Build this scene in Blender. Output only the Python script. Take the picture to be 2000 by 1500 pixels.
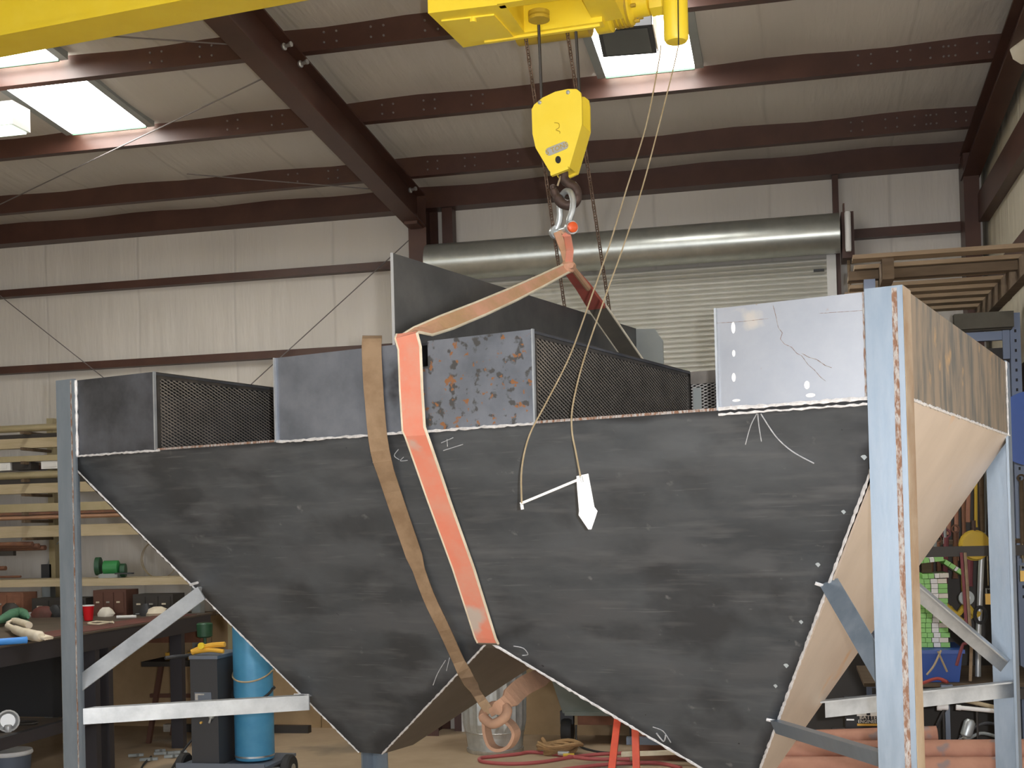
import bpy, math, random
from mathutils import Vector, Matrix
random.seed(7)
for o in list(bpy.data.objects): bpy.data.objects.remove(o, do_unlink=True)
SC = bpy.context.scene; COL = SC.collection

# ------------------------------------------------------------------ camera
F, CY = 2455.7, 993.2
YAW, PITCH, ROLL = 0.2207056, 0.0150917, -0.0258989
CAM = Vector((0, 0, 1.67))
def _axes():
    cy, sy = math.cos(YAW), math.sin(YAW); cp, sp = math.cos(PITCH), math.sin(PITCH); cr, sr = math.cos(ROLL), math.sin(ROLL)
    r = Vector((cy, sy, 0)); f = Vector((-sy, cy, 0)); u = Vector((0, 0, 1))
    f2 = f*cp + u*sp; u2 = u*cp - f*sp
    return r*cr + u2*sr, u2*cr - r*sr, f2
CR, CU, CF = _axes()
cd = bpy.data.cameras.new('camera'); cam = bpy.data.objects.new('camera', cd); COL.objects.link(cam)
m = Matrix((CR, CU, -CF)).transposed().to_4x4(); m.translation = CAM; cam.matrix_world = m
cd.sensor_width = 36; cd.lens = F/2000*36; cd.shift_y = (CY-750)/2000; cd.clip_start = .05
SC.camera = cam

# ------------------------------------------------------------------ light
W = bpy.data.worlds.new('sky'); SC.world = W; W.use_nodes = True
W.node_tree.nodes['Background'].inputs[0].default_value = (.62, .76, 1, 1)
W.node_tree.nodes['Background'].inputs[1].default_value = .6
def lamp(name, kind, loc, energy, color, aim=None, **kw):
    l = bpy.data.lights.new(name, kind); l.energy = energy; l.color = color
    for k, v in kw.items(): setattr(l, k, v)
    o = bpy.data.objects.new(name, l); COL.objects.link(o); o.location = loc
    if aim: o.rotation_euler = (Vector(aim)-Vector(loc)).to_track_quat('-Z', 'Y').to_euler()
    return o
lamp('sun', 'SUN', (0, -20, 20), 2.2, (1, .88, .72), aim=(.6, 0, 0), angle=.01)
lamp('daylight_front_door', 'AREA', (-4.2, -5.9, 2.1), 260, (.92, .95, 1), aim=(-4.2, 0, 2.1), shape='RECTANGLE', size=5.4, size_y=4)
lamp('added_side_light', 'AREA', (1.6, 3.4, 1.7), 30, (1, .84, .64), aim=(0, 3.4, 1.5), shape='RECTANGLE', size=4.2, size_y=3.2)  # warm light added at an unseen side opening to brighten the hopper end
lamp('camera_flash', 'POINT', (.085, .02, 1.70), 460, (.97, .97, 1), shadow_soft_size=.02)
SC.view_settings.view_transform = 'Standard'; SC.view_settings.look = 'None'
SC.view_settings.exposure = 0.0; SC.view_settings.gamma = 1

# ------------------------------------------------------------------ pixel -> place
def ray(x, y): return CR*((x-1000)/F) - CU*((y-CY)/F) + CF
def onplane(x, y, P, n):
    d = ray(x, y); n = Vector(n); return CAM + d*(((Vector(P)-CAM).dot(n))/d.dot(n))
def pY(x, y, Y): return onplane(x, y, (0, Y, 0), (0, 1, 0))
def pX(x, y, X): return onplane(x, y, (X, 0, 0), (1, 0, 0))
def pZ(x, y, Z): return onplane(x, y, (0, 0, Z), (0, 0, 1))
def pD(x, y, d): return CAM + ray(x, y)*d

# ------------------------------------------------------------------ materials
MATS = {}
def mat(name, col, rough=.6, metal=0., col2=None, scale=6., bump=0., stretch=(1, 1, 1), detail=6, lo=.35, hi=.65, spots=None, rough2=None, spec=.5):
    if name in MATS: return MATS[name]
    M = bpy.data.materials.new(name); M.use_nodes = True; N = M.node_tree.nodes; L = M.node_tree.links
    b = N['Principled BSDF']; b.inputs['Roughness'].default_value = rough; b.inputs['Metallic'].default_value = metal
    b.inputs['Specular IOR Level'].default_value = spec
    b.inputs['Base Color'].default_value = (*col, 1)
    if col2 or bump or spots:
        tc = N.new('ShaderNodeTexCoord'); mp = N.new('ShaderNodeMapping'); mp.inputs['Scale'].default_value = stretch
        L.new(tc.outputs['Object'], mp.inputs[0])
        nz = N.new('ShaderNodeTexNoise'); nz.inputs['Scale'].default_value = scale; nz.inputs['Detail'].default_value = detail
        nz.inputs['Roughness'].default_value = .62
        L.new(mp.outputs[0], nz.inputs[0])
        last = None
        if col2:
            r = N.new('ShaderNodeValToRGB'); r.color_ramp.elements[0].position = lo; r.color_ramp.elements[1].position = hi
            r.color_ramp.elements[0].color = (*col, 1); r.color_ramp.elements[1].color = (*col2, 1)
            L.new(nz.outputs['Fac'], r.inputs[0]); last = r.outputs[0]
        if rough2 is not None:
            mr = N.new('ShaderNodeMapRange'); mr.inputs[1].default_value = lo; mr.inputs[2].default_value = hi
            mr.inputs[3].default_value = rough; mr.inputs[4].default_value = rough2
            L.new(nz.outputs['Fac'], mr.inputs[0]); L.new(mr.outputs[0], b.inputs['Roughness'])
        for sp in (spots or []):            # (colour, scale, lo, hi)
            n2 = N.new('ShaderNodeTexNoise'); n2.inputs['Scale'].default_value = sp[1]; n2.inputs['Detail'].default_value = 5
            if len(sp) > 4:
                m2 = N.new('ShaderNodeMapping'); m2.inputs['Scale'].default_value = sp[4]; L.new(tc.outputs['Object'], m2.inputs[0]); L.new(m2.outputs[0], n2.inputs[0])
            else: L.new(tc.outputs['Object'], n2.inputs[0])
            r2 = N.new('ShaderNodeMapRange'); r2.inputs[1].default_value = sp[2]; r2.inputs[2].default_value = sp[3]
            L.new(n2.outputs['Fac'], r2.inputs[0])
            mx = N.new('ShaderNodeMix'); mx.data_type = 'RGBA'
            L.new(r2.outputs[0], mx.inputs[0])
            if last: L.new(last, mx.inputs[6])
            else: mx.inputs[6].default_value = (*col, 1)
            mx.inputs[7].default_value = (*sp[0], 1); last = mx.outputs[2]
        if last: L.new(last, b.inputs['Base Color'])
        if bump:
            bp = N.new('ShaderNodeBump'); bp.inputs['Strength'].default_value = bump; bp.inputs['Distance'].default_value = .02
            L.new(nz.outputs['Fac'], bp.inputs['Height']); L.new(bp.outputs[0], b.inputs['Normal'])
    MATS[name] = M; return M
def emit(name, col, s):
    M = bpy.data.materials.new(name); M.use_nodes = True; b = M.node_tree.nodes['Principled BSDF']
    b.inputs['Base Color'].default_value = (*col, 1); b.inputs['Emission Color'].default_value = (*col, 1); b.inputs['Emission Strength'].default_value = s
    MATS[name] = M; return M
def vinyl(name, col, axis, pitch):
    """white faced insulation blanket: seams every `pitch` metres across `axis`, soft wrinkles"""
    M = bpy.data.materials.new(name); M.use_nodes = True; N = M.node_tree.nodes; L = M.node_tree.links
    b = N['Principled BSDF']; b.inputs['Roughness'].default_value = .5
    tc = N.new('ShaderNodeTexCoord'); sx = N.new('ShaderNodeSeparateXYZ'); L.new(tc.outputs['Object'], sx.inputs[0])
    mp = N.new('ShaderNodeMapping'); st = [1, 1, 1]; st[axis] = 7; mp.inputs['Scale'].default_value = st; L.new(tc.outputs['Object'], mp.inputs[0])
    nz = N.new('ShaderNodeTexNoise'); nz.inputs['Scale'].default_value = 1.1; nz.inputs['Detail'].default_value = 4; L.new(mp.outputs[0], nz.inputs[0])
    n2 = N.new('ShaderNodeTexNoise'); n2.inputs['Scale'].default_value = .9; L.new(tc.outputs['Object'], n2.inputs[0])
    # seam distance
    ad = N.new('ShaderNodeMath'); ad.operation = 'MULTIPLY_ADD'; ad.inputs[1].default_value = .06; L.new(n2.outputs['Fac'], ad.inputs[0]); L.new(sx.outputs[axis], ad.inputs[2])
    pm = N.new('ShaderNodeMath'); pm.operation = 'PINGPONG'; pm.inputs[1].default_value = pitch/2; L.new(ad.outputs[0], pm.inputs[0])
    mr = N.new('ShaderNodeMapRange'); mr.inputs[1].default_value = 0; mr.inputs[2].default_value = .02; mr.inputs[3].default_value = 0; mr.inputs[4].default_value = 1; L.new(pm.outputs[0], mr.inputs[0])
    r = N.new('ShaderNodeValToRGB'); r.color_ramp.elements[0].color = (*[c*.84 for c in col], 1); r.color_ramp.elements[1].color = (*col, 1)
    r.color_ramp.elements[0].position = .2; r.color_ramp.elements[1].position = .6; L.new(n2.outputs['Fac'], r.inputs[0])
    mx = N.new('ShaderNodeMix'); mx.data_type = 'RGBA'; mx.inputs[6].default_value = (*[c*.86 for c in col], 1)
    L.new(mr.outputs[0], mx.inputs[0]); L.new(r.outputs[0], mx.inputs[7]); L.new(mx.outputs[2], b.inputs['Base Color'])
    hs = N.new('ShaderNodeMath'); hs.operation = 'MULTIPLY_ADD'; hs.inputs[1].default_value = .16; L.new(mr.outputs[0], hs.inputs[0]); L.new(nz.outputs['Fac'], hs.inputs[2])
    bp = N.new('ShaderNodeBump'); bp.inputs['Strength'].default_value = .4; bp.inputs['Distance'].default_value = .05
    L.new(hs.outputs[0], bp.inputs['Height']); L.new(bp.outputs[0], b.inputs['Normal'])
    MATS[name] = M; return M

vinyl('wall_vinyl', (.62, .585, .53), 0, .92); vinyl('roof_vinyl', (.60, .575, .53), 0, .92); vinyl('side_vinyl', (.62, .57, .45), 1, .92)  # side vinyl: same blanket, warm light on that wall put into its tint
mat('concrete', (.38, .285, .185), .75, 0, (.48, .37, .25), 1.5, .15, spots=[((.13, .12, .105), 1.1, .58, .72)])
mat('plywood', (.34, .235, .125), .8, 0, (.42, .295, .165), 3, .05, (1, 6, 1))
mat('apron', (.62, .50, .36), .9, 0, (.7, .57, .42), 2)
mat('red_oxide', (.055, .022, .015), .42, 0, (.078, .033, .022), 3, .05)
mat('bolt_grey', (.17, .15, .145), .6, .2)
mat('galv', (.55, .56, .55), .35, .85, (.7, .71, .7), 20)
mat('door_drum', (.43, .45, .42), .33, .75, (.52, .54, .5), 8)
mat('door_slat', (.50, .50, .44), .45, .1, (.56, .55, .49), 5)
SL = dict(metal=.55, rough=.42, rough2=.62)
mat('slope_steel', (.072, .083, .094), .40, .35, (.125, .139, .152), 2.0, .02, (1, 1, 3.0), 9, .36, .68, spots=[((.060, .066, .073), 3.2, .50, .66), ((.22, .228, .235), 19, .68, .78), ((.055, .06, .066), 1.3, .48, .80), ((.112, .122, .133), 2.4, .52, .64, (1, 1, 3)), ((.145, .154, .164), 3.2, .54, .80, (1, 1, 9)), ((.17, .178, .187), 5, .64, .80, (1, 1, 22)), ((.028, .03, .034), 40, .74, .78)], rough2=.52)
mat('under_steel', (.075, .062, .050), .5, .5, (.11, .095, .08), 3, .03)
mat('band_steel', (.15, .17, .205), .34, .6, (.26, .28, .32), 5, .02, (1, 1, 1), 8, .35, .7, spots=[((.05, .05, .055), 3, .60, .68)], rough2=.5)
mat('band_dark', (.055, .058, .066), .4, .6, (.15, .16, .185), 4, .02, (1, 1, 1), 8, .35, .7, rough2=.55)  # darker copy of the band steel, its dim reflection put into the tone
mat('band_rust', (.17, .19, .225), .34, .6, (.27, .29, .33), 5, .02, (1, 1, 1), 8, .35, .7, spots=[((.10, .10, .10), 26, .56, .615), ((.34, .16, .075), 42, .615, .66)], rough2=.5)
mat('lit_plate', (.29, .305, .33), .30, .60, (.37, .385, .41), 4, .02, (1, 1, 1), 8, .3, .7, spots=[((.30, .24, .19), 22, .70, .74), ((.45, .42, .38), 5, .64, .70)], rough2=.42)  # same steel as the other bands, reflected daylight put into the colour
mat('post_steel', (.20, .25, .30), .34, .5, (.265, .315, .37), 7, .03, (3, 3, .6), 6, .35, .7, rough2=.5)
mat('post_edge', (.30, .18, .075), .5, .3, (.44, .34, .22), 5)
mat('rust_line', (.24, .13, .08), .75, .2, (.42, .40, .38), 110, .5, (1, 1, .35), 4, .42, .58)
mat('brace_steel', (.36, .39, .42), .4, .55, (.50, .54, .57), 9, .02)
mat('warm_lit_band', (.26, .19, .11), .5, .2, (.10, .09, .06), 7, .03, (2.2, 2.2, .55), 6, .42, .62, spots=[((.42, .26, .10), 8, .63, .72)])  # steel end band, the warm wall's reflection put into the tan
mat('warm_lit_slope', (.62, .53, .44), .42, .45, (.72, .62, .52), 3, .03, (1, 1, .8), 6, .3, .7, spots=[((.30, .28, .26), 2.2, .70, .78), ((.72, .48, .28), 5, .66, .75)])  # bare steel slope, warm bounce from the floor put into the tan
mat('weld', (.88, .89, .90), .3, .25, (.66, .66, .66), 60, .4)
mat('mesh_steel', (.19, .175, .155), .5, .25, (.27, .245, .215), 10)
mat('mesh_lit', (.60, .575, .54), .45, .25)  # lit copy of the grille steel, the light put into its colour
mat('mesh_frame', (.045, .045, .045), .5, .4, (.09, .08, .07), 9)
mat('chalk', (.50, .52, .54), .9, 0, (.30, .31, .32), 60)
mat('tall_steel', (.085, .088, .088), .42, .5, (.14, .14, .135), 4, .02)
mat('yellow', (.93, .69, .03), .38, 0, (.97, .75, .05), 5, .02)
mat('yellow_worn', (.95, .72, .05), .4, 0, (.98, .77, .07), 6, .02, spots=[((.25, .18, .03), 9, .76, .79)])
mat('yellow_dull', (.52, .36, .03), .5)
mat('dark_iron', (.075, .052, .045), .5, .5, (.12, .08, .065), 25, .2)
mat('rope_wire', (.045, .04, .035), .6, .4)
mat('chain_rust', (.20, .125, .085), .6, .5, (.10, .07, .05), 30)
mat('galv_light', (.62, .66, .66), .38, .6, (.5, .54, .55), 20, .1)
mat('orange_pin', (.80, .12, .03), .4)
mat('sling_orange', (.72, .235, .15), .8, 0, (.66, .30, .21), 7, .1, (1, 1, 1), 6, .4, .65, spots=[((.50, .42, .36), 5, .60, .70), ((.16, .09, .06), 11, .70, .75)])
mat('sling_edge', (.76, .70, .55), .85, 0, (.6, .52, .38), 10)
mat('sling_tan', (.46, .29, .15), .85, 0, (.62, .33, .22), 8, .1)
mat('sling_red', (.50, .10, .07), .8, 0, (.38, .10, .07), 9, .1)
mat('sling_dark', (.10, .09, .07), .8, 0, (.14, .12, .09), 6)  # webbing darkened by grime and by shade put into the colour
mat('sling_brown', (.20, .13, .072), .9, 0, (.27, .185, .11), 12, .15)
mat('sling_brown2', (.38, .22, .14), .9, 0, (.28, .17, .11), 9, .2)
mat('cord', (.36, .28, .16), .8, 0, (.46, .38, .25), 14)
mat('white_paint', (.88, .89, .88), .45)
mat('white_plastic', (.80, .80, .78), .5)
mat('wood', (.22, .155, .095), .8, 0, (.30, .22, .14), 3, .1, (1, 8, 8))
mat('wood_dark', (.10, .068, .04), .85, 0, (.15, .105, .065), 3, .1, (1, 8, 8))
mat('wood_tan', (.44, .36, .22), .8, 0, (.52, .43, .28), 3, .05, (1, 8, 8))
mat('bar_tan', (.42, .36, .21), .42, .35, (.50, .43, .27), 4)
mat('bar_copper', (.60, .36, .24), .35, .6)
mat('bar_rust', (.24, .11, .055), .7, .2, (.16, .08, .06), 8)
mat('bar_dark', (.05, .045, .04), .6, .3)
mat('bench_steel', (.12, .098, .08), .55, .4, (.17, .135, .105), 4, .05)
mat('bench_red', (.20, .065, .055), .7, .1, (.12, .06, .05), 5)
mat('black', (.012, .012, .013), .6)
mat('charcoal', (.045, .047, .052), .55)
mat('leg_dark', (.055, .052, .060), .5, .3)
mat('leg_brown', (.12, .055, .038), .7, .2)
mat('red', (.72, .012, .02), .35)
mat('red_dull', (.33, .055, .045), .6)
mat('cream', (.70, .62, .47), .9, 0, (.78, .71, .57), 9, .2)
mat('green_cloth', (.10, .26, .16), .9, 0, (.14, .33, .2), 14, .2)
mat('green', (.03, .22, .06), .45)
mat('green_dark', (.02, .075, .035), .5)
mat('green_bright', (.28, .62, .17), .5)
mat('blue', (.07, .32, .85), .4)
mat('blue_dark', (.025, .085, .36), .4)
mat('blue_cyl', (.06, .28, .50), .38, .1, (.09, .34, .56), 5)
mat('slate', (.16, .19, .24), .5, .3)
mat('rack_blue', (.22, .27, .38), .45, .2)
mat('grey_paint', (.30, .33, .33), .5, .2, (.36, .39, .38), 4)
mat('green_grey', (.13, .15, .13), .55, .3, (.17, .185, .165), 3)
mat('rubber', (.03, .03, .03), .7)
mat('rust_pipe', (.40, .19, .125), .7, .15, (.52, .27, .18), 5, .1, (1, 1, 1), 6, .35, .7, spots=[((.30, .22, .20), 7, .66, .72)])
mat('rust_dark', (.19, .085, .05), .8, .1, (.27, .12, .07), 6, .1)
mat('hose_red', (.42, .10, .10), .5)
mat('rope_tan', (.42, .26, .12), .9, 0, (.3, .19, .09), 20, .2)
mat('orange', (.88, .13, .05), .5, 0, (.78, .10, .05), 9)
mat('gold', (.62, .42, .05), .5)
mat('brass', (.80, .52, .14), .35, .4)
mat('plank_grey', (.085, .078, .062), .85, 0, (.12, .11, .085), 4)
mat('glass_dark', (.028, .03, .028), .15)
mat('yellow_soft', (.75, .42, .05), .5)
mat('maroon', (.19, .05, .06), .7)
mat('steel_light', (.52, .54, .55), .4, .5)
mat('paper', (.78, .74, .64), .8)
emit('sky_panel', (1, .98, .94), 22.0)
emit('tube_glow', (.80, 1, .82), 2.2)

# ------------------------------------------------------------------ mesh helpers
class MB:
    def __init__(s): s.v = []; s.f = []
    def add(s, vs, fs):
        n = len(s.v); s.v += [Vector(v) for v in vs]; s.f += [tuple(i+n for i in f) for f in fs]; return s
    def box(s, lo, hi):
        x0, y0, z0 = lo; x1, y1, z1 = hi
        return s.add([(x0, y0, z0), (x1, y0, z0), (x1, y1, z0), (x0, y1, z0), (x0, y0, z1), (x1, y0, z1), (x1, y1, z1), (x0, y1, z1)],
                     [(0, 3, 2, 1), (4, 5, 6, 7), (0, 1, 5, 4), (1, 2, 6, 5), (2, 3, 7, 6), (3, 0, 4, 7)])
    def hexa(s, b, t):                     # two quads
        return s.add(list(b)+list(t), [(0, 3, 2, 1), (4, 5, 6, 7), (0, 1, 5, 4), (1, 2, 6, 5), (2, 3, 7, 6), (3, 0, 4, 7)])
    def bar(s, a, b, w, h, up=(0, 0, 1)):  # rectangular bar a->b, w sideways, h along up
        a = Vector(a); b = Vector(b); d = (b-a).normalized(); up = Vector(up); sd = d.cross(up)
        if sd.length < 1e-4: sd = d.cross(Vector((1, 0, 0)))
        sd.normalize(); u = sd.cross(d).normalized()
        q = [sd*(-w/2)+u*(-h/2), sd*(w/2)+u*(-h/2), sd*(w/2)+u*(h/2), sd*(-w/2)+u*(h/2)]
        return s.hexa([a+k for k in q], [b+k for k in q])
    def angle(s, a, b, d1, d2, w, t):      # angle iron: heel runs a->b, legs along d1 and d2
        a = Vector(a); b = Vector(b); d1 = Vector(d1); d2 = Vector(d2)
        pr = [d1*0, d1*w, d1*w+d2*t, d1*t+d2*t, d1*t+d2*w, d2*w]
        vs = [a+k for k in pr]+[b+k for k in pr]; n = 6
        fs = [tuple(range(n))[::-1], tuple(range(n, 2*n))]+[(i, (i+1) % n, n+(i+1) % n, n+i) for i in range(n)]
        return s.add(vs, fs)
    def prism(s, pts, ext):                # polygon extruded by vector
        n = len(pts); e = Vector(ext); vs = [Vector(p) for p in pts]+[Vector(p)+e for p in pts]
        return s.add(vs, [tuple(range(n))[::-1], tuple(range(n, 2*n))]+[(i, (i+1) % n, n+(i+1) % n, n+i) for i in range(n)])
    def tube(s, pts, r, n=8, closed=False, caps=True):
        P = [Vector(p) for p in pts]; k = len(P); R = r if isinstance(r, (list, tuple)) else [r]*k
        base = len(s.v); prev = None
        for i in range(k):
            if closed: t = P[(i+1) % k]-P[i-1]
            else: t = P[min(i+1, k-1)]-P[max(i-1, 0)]
            t.normalize()
            if prev is None:
                prev = t.cross(Vector((0, 0, 1)))
                if prev.length < .05: prev = t.cross(Vector((1, 0, 0)))
            a = prev-t*prev.dot(t); a.normalize(); prev = a; b = t.cross(a)
            for j in range(n):
                an = 2*math.pi*j/n; s.v.append(P[i]+(a*math.cos(an)+b*math.sin(an))*R[i])
        for i in range(k if closed else k-1):
            for j in range(n):
                A = base+i*n+j; B = base+i*n+(j+1) % n; C = base+((i+1) % k)*n+(j+1) % n; D = base+((i+1) % k)*n+j
                s.f.append((A, B, C, D))
        if caps and not closed:
            s.f.append(tuple(base+j for j in range(n))[::-1]); s.f.append(tuple(base+(k-1)*n+j for j in range(n)))
        return s
    def lathe(s, prof, o, ax=(0, 0, 1), n=20):  # (radius, height) profile
        o = Vector(o); ax = Vector(ax).normalized(); a = ax.orthogonal().normalized(); b = ax.cross(a); base = len(s.v); k = len(prof)
        for r, h in prof:
            for j in range(n):
                t = 2*math.pi*j/n; s.v.append(o+ax*h+(a*math.cos(t)+b*math.sin(t))*max(r, 1e-4))
        for i in range(k-1):
            for j in range(n):
                s.f.append((base+i*n+j, base+i*n+(j+1) % n, base+(i+1)*n+(j+1) % n, base+(i+1)*n+j))
        s.f.append(tuple(base+j for j in range(n))[::-1]); s.f.append(tuple(base+(k-1)*n+j for j in range(n)))
        return s
    def ribbon(s, pts, wd, w, t):          # strap: centreline, width directions, width, thickness
        P = [Vector(p) for p in pts]; k = len(P); base = len(s.v)
        for i in range(k):
            tg = (P[min(i+1, k-1)]-P[max(i-1, 0)]).normalized(); d = Vector(wd[i]) if isinstance(wd, list) else Vector(wd)
            d = (d-tg*d.dot(tg)).normalized(); nn = tg.cross(d); ww = w[i] if isinstance(w, list) else w
            for q in (-d*ww/2-nn*t/2, d*ww/2-nn*t/2, d*ww/2+nn*t/2, -d*ww/2+nn*t/2): s.v.append(P[i]+q)
        for i in range(k-1):
            for j in range(4): s.f.append((base+i*4+j, base+i*4+(j+1) % 4, base+(i+1)*4+(j+1) % 4, base+(i+1)*4+j))
        s.f.append((base+3, base+2, base+1, base)); e = base+(k-1)*4; s.f.append((e, e+1, e+2, e+3))
        return s
    def mesh(s, name, origin=(0, 0, 0), smooth=False):
        o = Vector(origin); me = bpy.data.meshes.new(name); me.from_pydata([v-o for v in s.v], [], s.f)
        me.validate()
        import bmesh
        bm = bmesh.new(); bm.from_mesh(me); bmesh.ops.recalc_face_normals(bm, faces=bm.faces); bm.to_mesh(me); bm.free()
        if smooth: me.polygons.foreach_set('use_smooth', [True]*len(me.polygons)); me.set_sharp_from_angle(angle=math.radians(42))
        return me

def link(name, me, material, parent=None, loc=None):
    o = bpy.data.objects.new(name, me); COL.objects.link(o)
    if material and not me.materials: me.materials.append(MATS[material])
    if parent: o.parent = parent
    if loc is not None: o.location = loc
    return o
def wloc(o):
    p = Vector(o.location)
    while o.parent: o = o.parent; p = p+o.location
    return p
def part(name, b, material, parent, smooth=False, label=None, kind=None):
    o = link(name, b.mesh(name, wloc(parent), smooth), material, parent)
    if label: o['label'] = label
    if kind: o['kind'] = kind
    return o
def tag(o, label, cat, group=None, kind=None):
    o['label'] = label; o['category'] = cat
    if group: o['group'] = group
    if kind: o['kind'] = kind
    return o
def thing(name, label, cat, loc, group=None, kind=None):
    o = bpy.data.objects.new(name, None); COL.objects.link(o); o.location = loc; o.empty_display_size = .1
    return tag(o, label, cat, group, kind)
def solo(name, b, material, label, cat, group=None, smooth=False, kind=None):
    xs = [v.x for v in b.v]; ys = [v.y for v in b.v]; zs = [v.z for v in b.v]
    og = Vector(((min(xs)+max(xs))/2, (min(ys)+max(ys))/2, min(zs)))
    return tag(link(name, b.mesh(name, og, smooth), material, None, og), label, cat, group, kind)
def smoothcurve(P, n=8):
    P = [Vector(p) for p in P]; out = []
    for i in range(len(P)-1):
        a = P[max(i-1, 0)]; b = P[i]; c = P[i+1]; d = P[min(i+2, len(P)-1)]
        for k in range(n):
            t = k/n; out.append(.5*((2*b)+(c-a)*t+(2*a-5*b+4*c-d)*t*t+(3*b-a-3*c+d)*t**3))
    return out+[P[-1]]
def text_mesh(txt, size, ext=.0008):
    cu = bpy.data.curves.new('lettering', 'FONT'); cu.body = txt; cu.size = size; cu.extrude = ext; cu.align_x = 'CENTER'; cu.align_y = 'CENTER'; cu.resolution_u = 2
    o = bpy.data.objects.new('lettering_source', cu); COL.objects.link(o)
    me = bpy.data.meshes.new_from_object(o.evaluated_get(bpy.context.evaluated_depsgraph_get()))
    bpy.data.objects.remove(o); return me
def text_part(txt, size, centre, right, up, material, parent):
    r = Vector(right).normalized(); u = Vector(up); u = (u-r*u.dot(r)).normalized(); n = r.cross(u)
    me = text_mesh(txt, size); M = Matrix((r, u, n)).transposed().to_4x4(); M.translation = Vector(centre)-wloc(parent)
    me.transform(M); return link('lettering', me, material, parent)

# ------------------------------------------------------------------ building
D = 10.173; TS = math.tan(math.radians(4.6)); XR = 1.47; XL = -9.0; YF = -6.0
def zins(Y): return 4.515+(D-Y)*TS            # face of the roof insulation
def zpb(Y): return 4.37+(D-Y)*TS              # purlin bottoms
def roofpt(x, y, dz): return onplane(x, y, (0, D, 4.57+dz), (0, TS, 1))

solo('floor', MB().box((XL, YF, -.1), (XR, D, 0)), 'concrete', 'stained tan concrete slab floor of the workshop', 'floor', kind='structure')
solo('floor_outside', MB().box((XR+.12, -14, -.15), (16, 16, -.05)).box((-22, -26, -.15), (16, YF-.12, -.06)), 'apron', 'sunlit concrete apron outside the workshop doors', 'ground', kind='structure')  # unseen ground, also bounces sun in through the added side opening
wb = solo('wall_back', MB().box((XL, D, 0), (XR, D+.1, zins(D)+.3)), 'wall_vinyl', 'white vinyl faced insulation wall behind the roll-up door', 'wall', kind='structure')
wr = solo('wall_right', MB().box((XR, 6.3, 0), (XR+.1, D, 5.2)).box((XR, YF, 0), (XR+.1, 1.2, 6.1)).box((XR, 1.2, 3.3), (XR+.1, 6.3, 5.6)), 'side_vinyl',  # side doorway added so warm light reaches the hopper
          'insulation side wall in a warm light tint, with an added wide doorway beside the hopper', 'wall', kind='structure')
solo('wall_left', MB().box((XL-.1, YF, 0), (XL, D, 6.2)), 'side_vinyl', 'insulated far side wall of the workshop', 'wall', kind='structure')
solo('wall_front', MB().box((XL, YF-.1, 0), (-7.1, YF, 6.2)).box((-1.3, YF-.1, 0), (XR, YF, 6.2)).box((-7.1, YF-.1, 4.1), (-1.3, YF, 6.2)), 'wall_vinyl',
     'insulated front wall with a big open doorway', 'wall', kind='structure')
PUR = [9.40, 8.30, 7.20, 6.1, 5.0, 3.9, 2.8, 1.7, .6, -.5, -1.6, -2.7, -3.8, -4.9]
# ceiling blanket sagging between purlins
edges = [D]+PUR+[YF]
b = MB(); NX = 40; rows = []
for i in range(len(edges)-1):
    y0, y1 = edges[i], edges[i+1]
    for k in range(6):
        t = k/6; rows.append((y0+(y1-y0)*t, -.028*math.sin(math.pi*t)))
rows.append((YF, 0))
for Y, dz in rows:
    for j in range(NX+1):
        X = XL+(XR-XL)*j/NX; b.v.append(Vector((X, Y, zins(Y)+dz+.008*math.sin(X*5.1+Y*1.7))))
for i in range(len(rows)-1):
    for j in range(NX):
        a = i*(NX+1)+j; b.f.append((a, a+1, a+NX+2, a+NX+1))
nt = len(b.v)
b.add([(XL, D, zins(D)+.15), (XR, D, zins(D)+.15), (XR, YF, zins(YF)+.15), (XL, YF, zins(YF)+.15)], [(0, 1, 2, 3)])
ce = solo('ceiling', b, 'roof_vinyl', 'sagging white vinyl roof insulation between brown purlins', 'ceiling', kind='structure', smooth=True)

def purlin(Y, x0, x1):
    """Z-section purlin"""
    zb = zpb(Y); zt = zins(Y)+.03; t = .006; f = .06
    prof = [(Y-f, zb), (Y+t, zb), (Y+t, zt), (Y+f, zt), (Y+f, zt+t), (Y, zt+t), (Y, zb+t), (Y-f, zb+t)]
    prof[0] = (Y-f, zb)
    return MB().prism([(x0, y, z) for y, z in [(Y-t, zb), (Y+f, zb), (Y+f, zb+t), (Y, zb+t), (Y, zt), (Y-f, zt), (Y-f, zt-t), (Y-t, zt-t)]], (x1-x0, 0, 0))
def bolts(Y, xs):
    b = MB(); zm = (zpb(Y)+zins(Y))/2
    for x in xs:
        for dz in (-.03, .032): b.lathe([(.0075, 0), (.0075, .007), (.004, .009)], (x, Y-.006, zm+dz), (0, -1, 0), 6)
    return b
for i, Y in enumerate(PUR):
    p = part('purlin', purlin(Y, XL, XR-.02), 'red_oxide', ce)
    if i < 4:
        xs = []
        for c, sg in ((-2.93, 1), (-2.93, -1)): xs += [c+sg*k for k in (.22, .30, .52, .60, .86, .94)]
        xs += [.48, .56, .72, .80, .92, 1.0, 1.03, 1.07, 1.2, 1.27, 1.35]
        part('bolts', bolts(Y, xs), 'bolt_grey', p, kind='stuff')
part('eave_strut', MB().box((XL, D-.16, zpb(D)-.03), (XR-.02, D-.002, zins(D)+.02)), 'red_oxide', ce)
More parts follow.
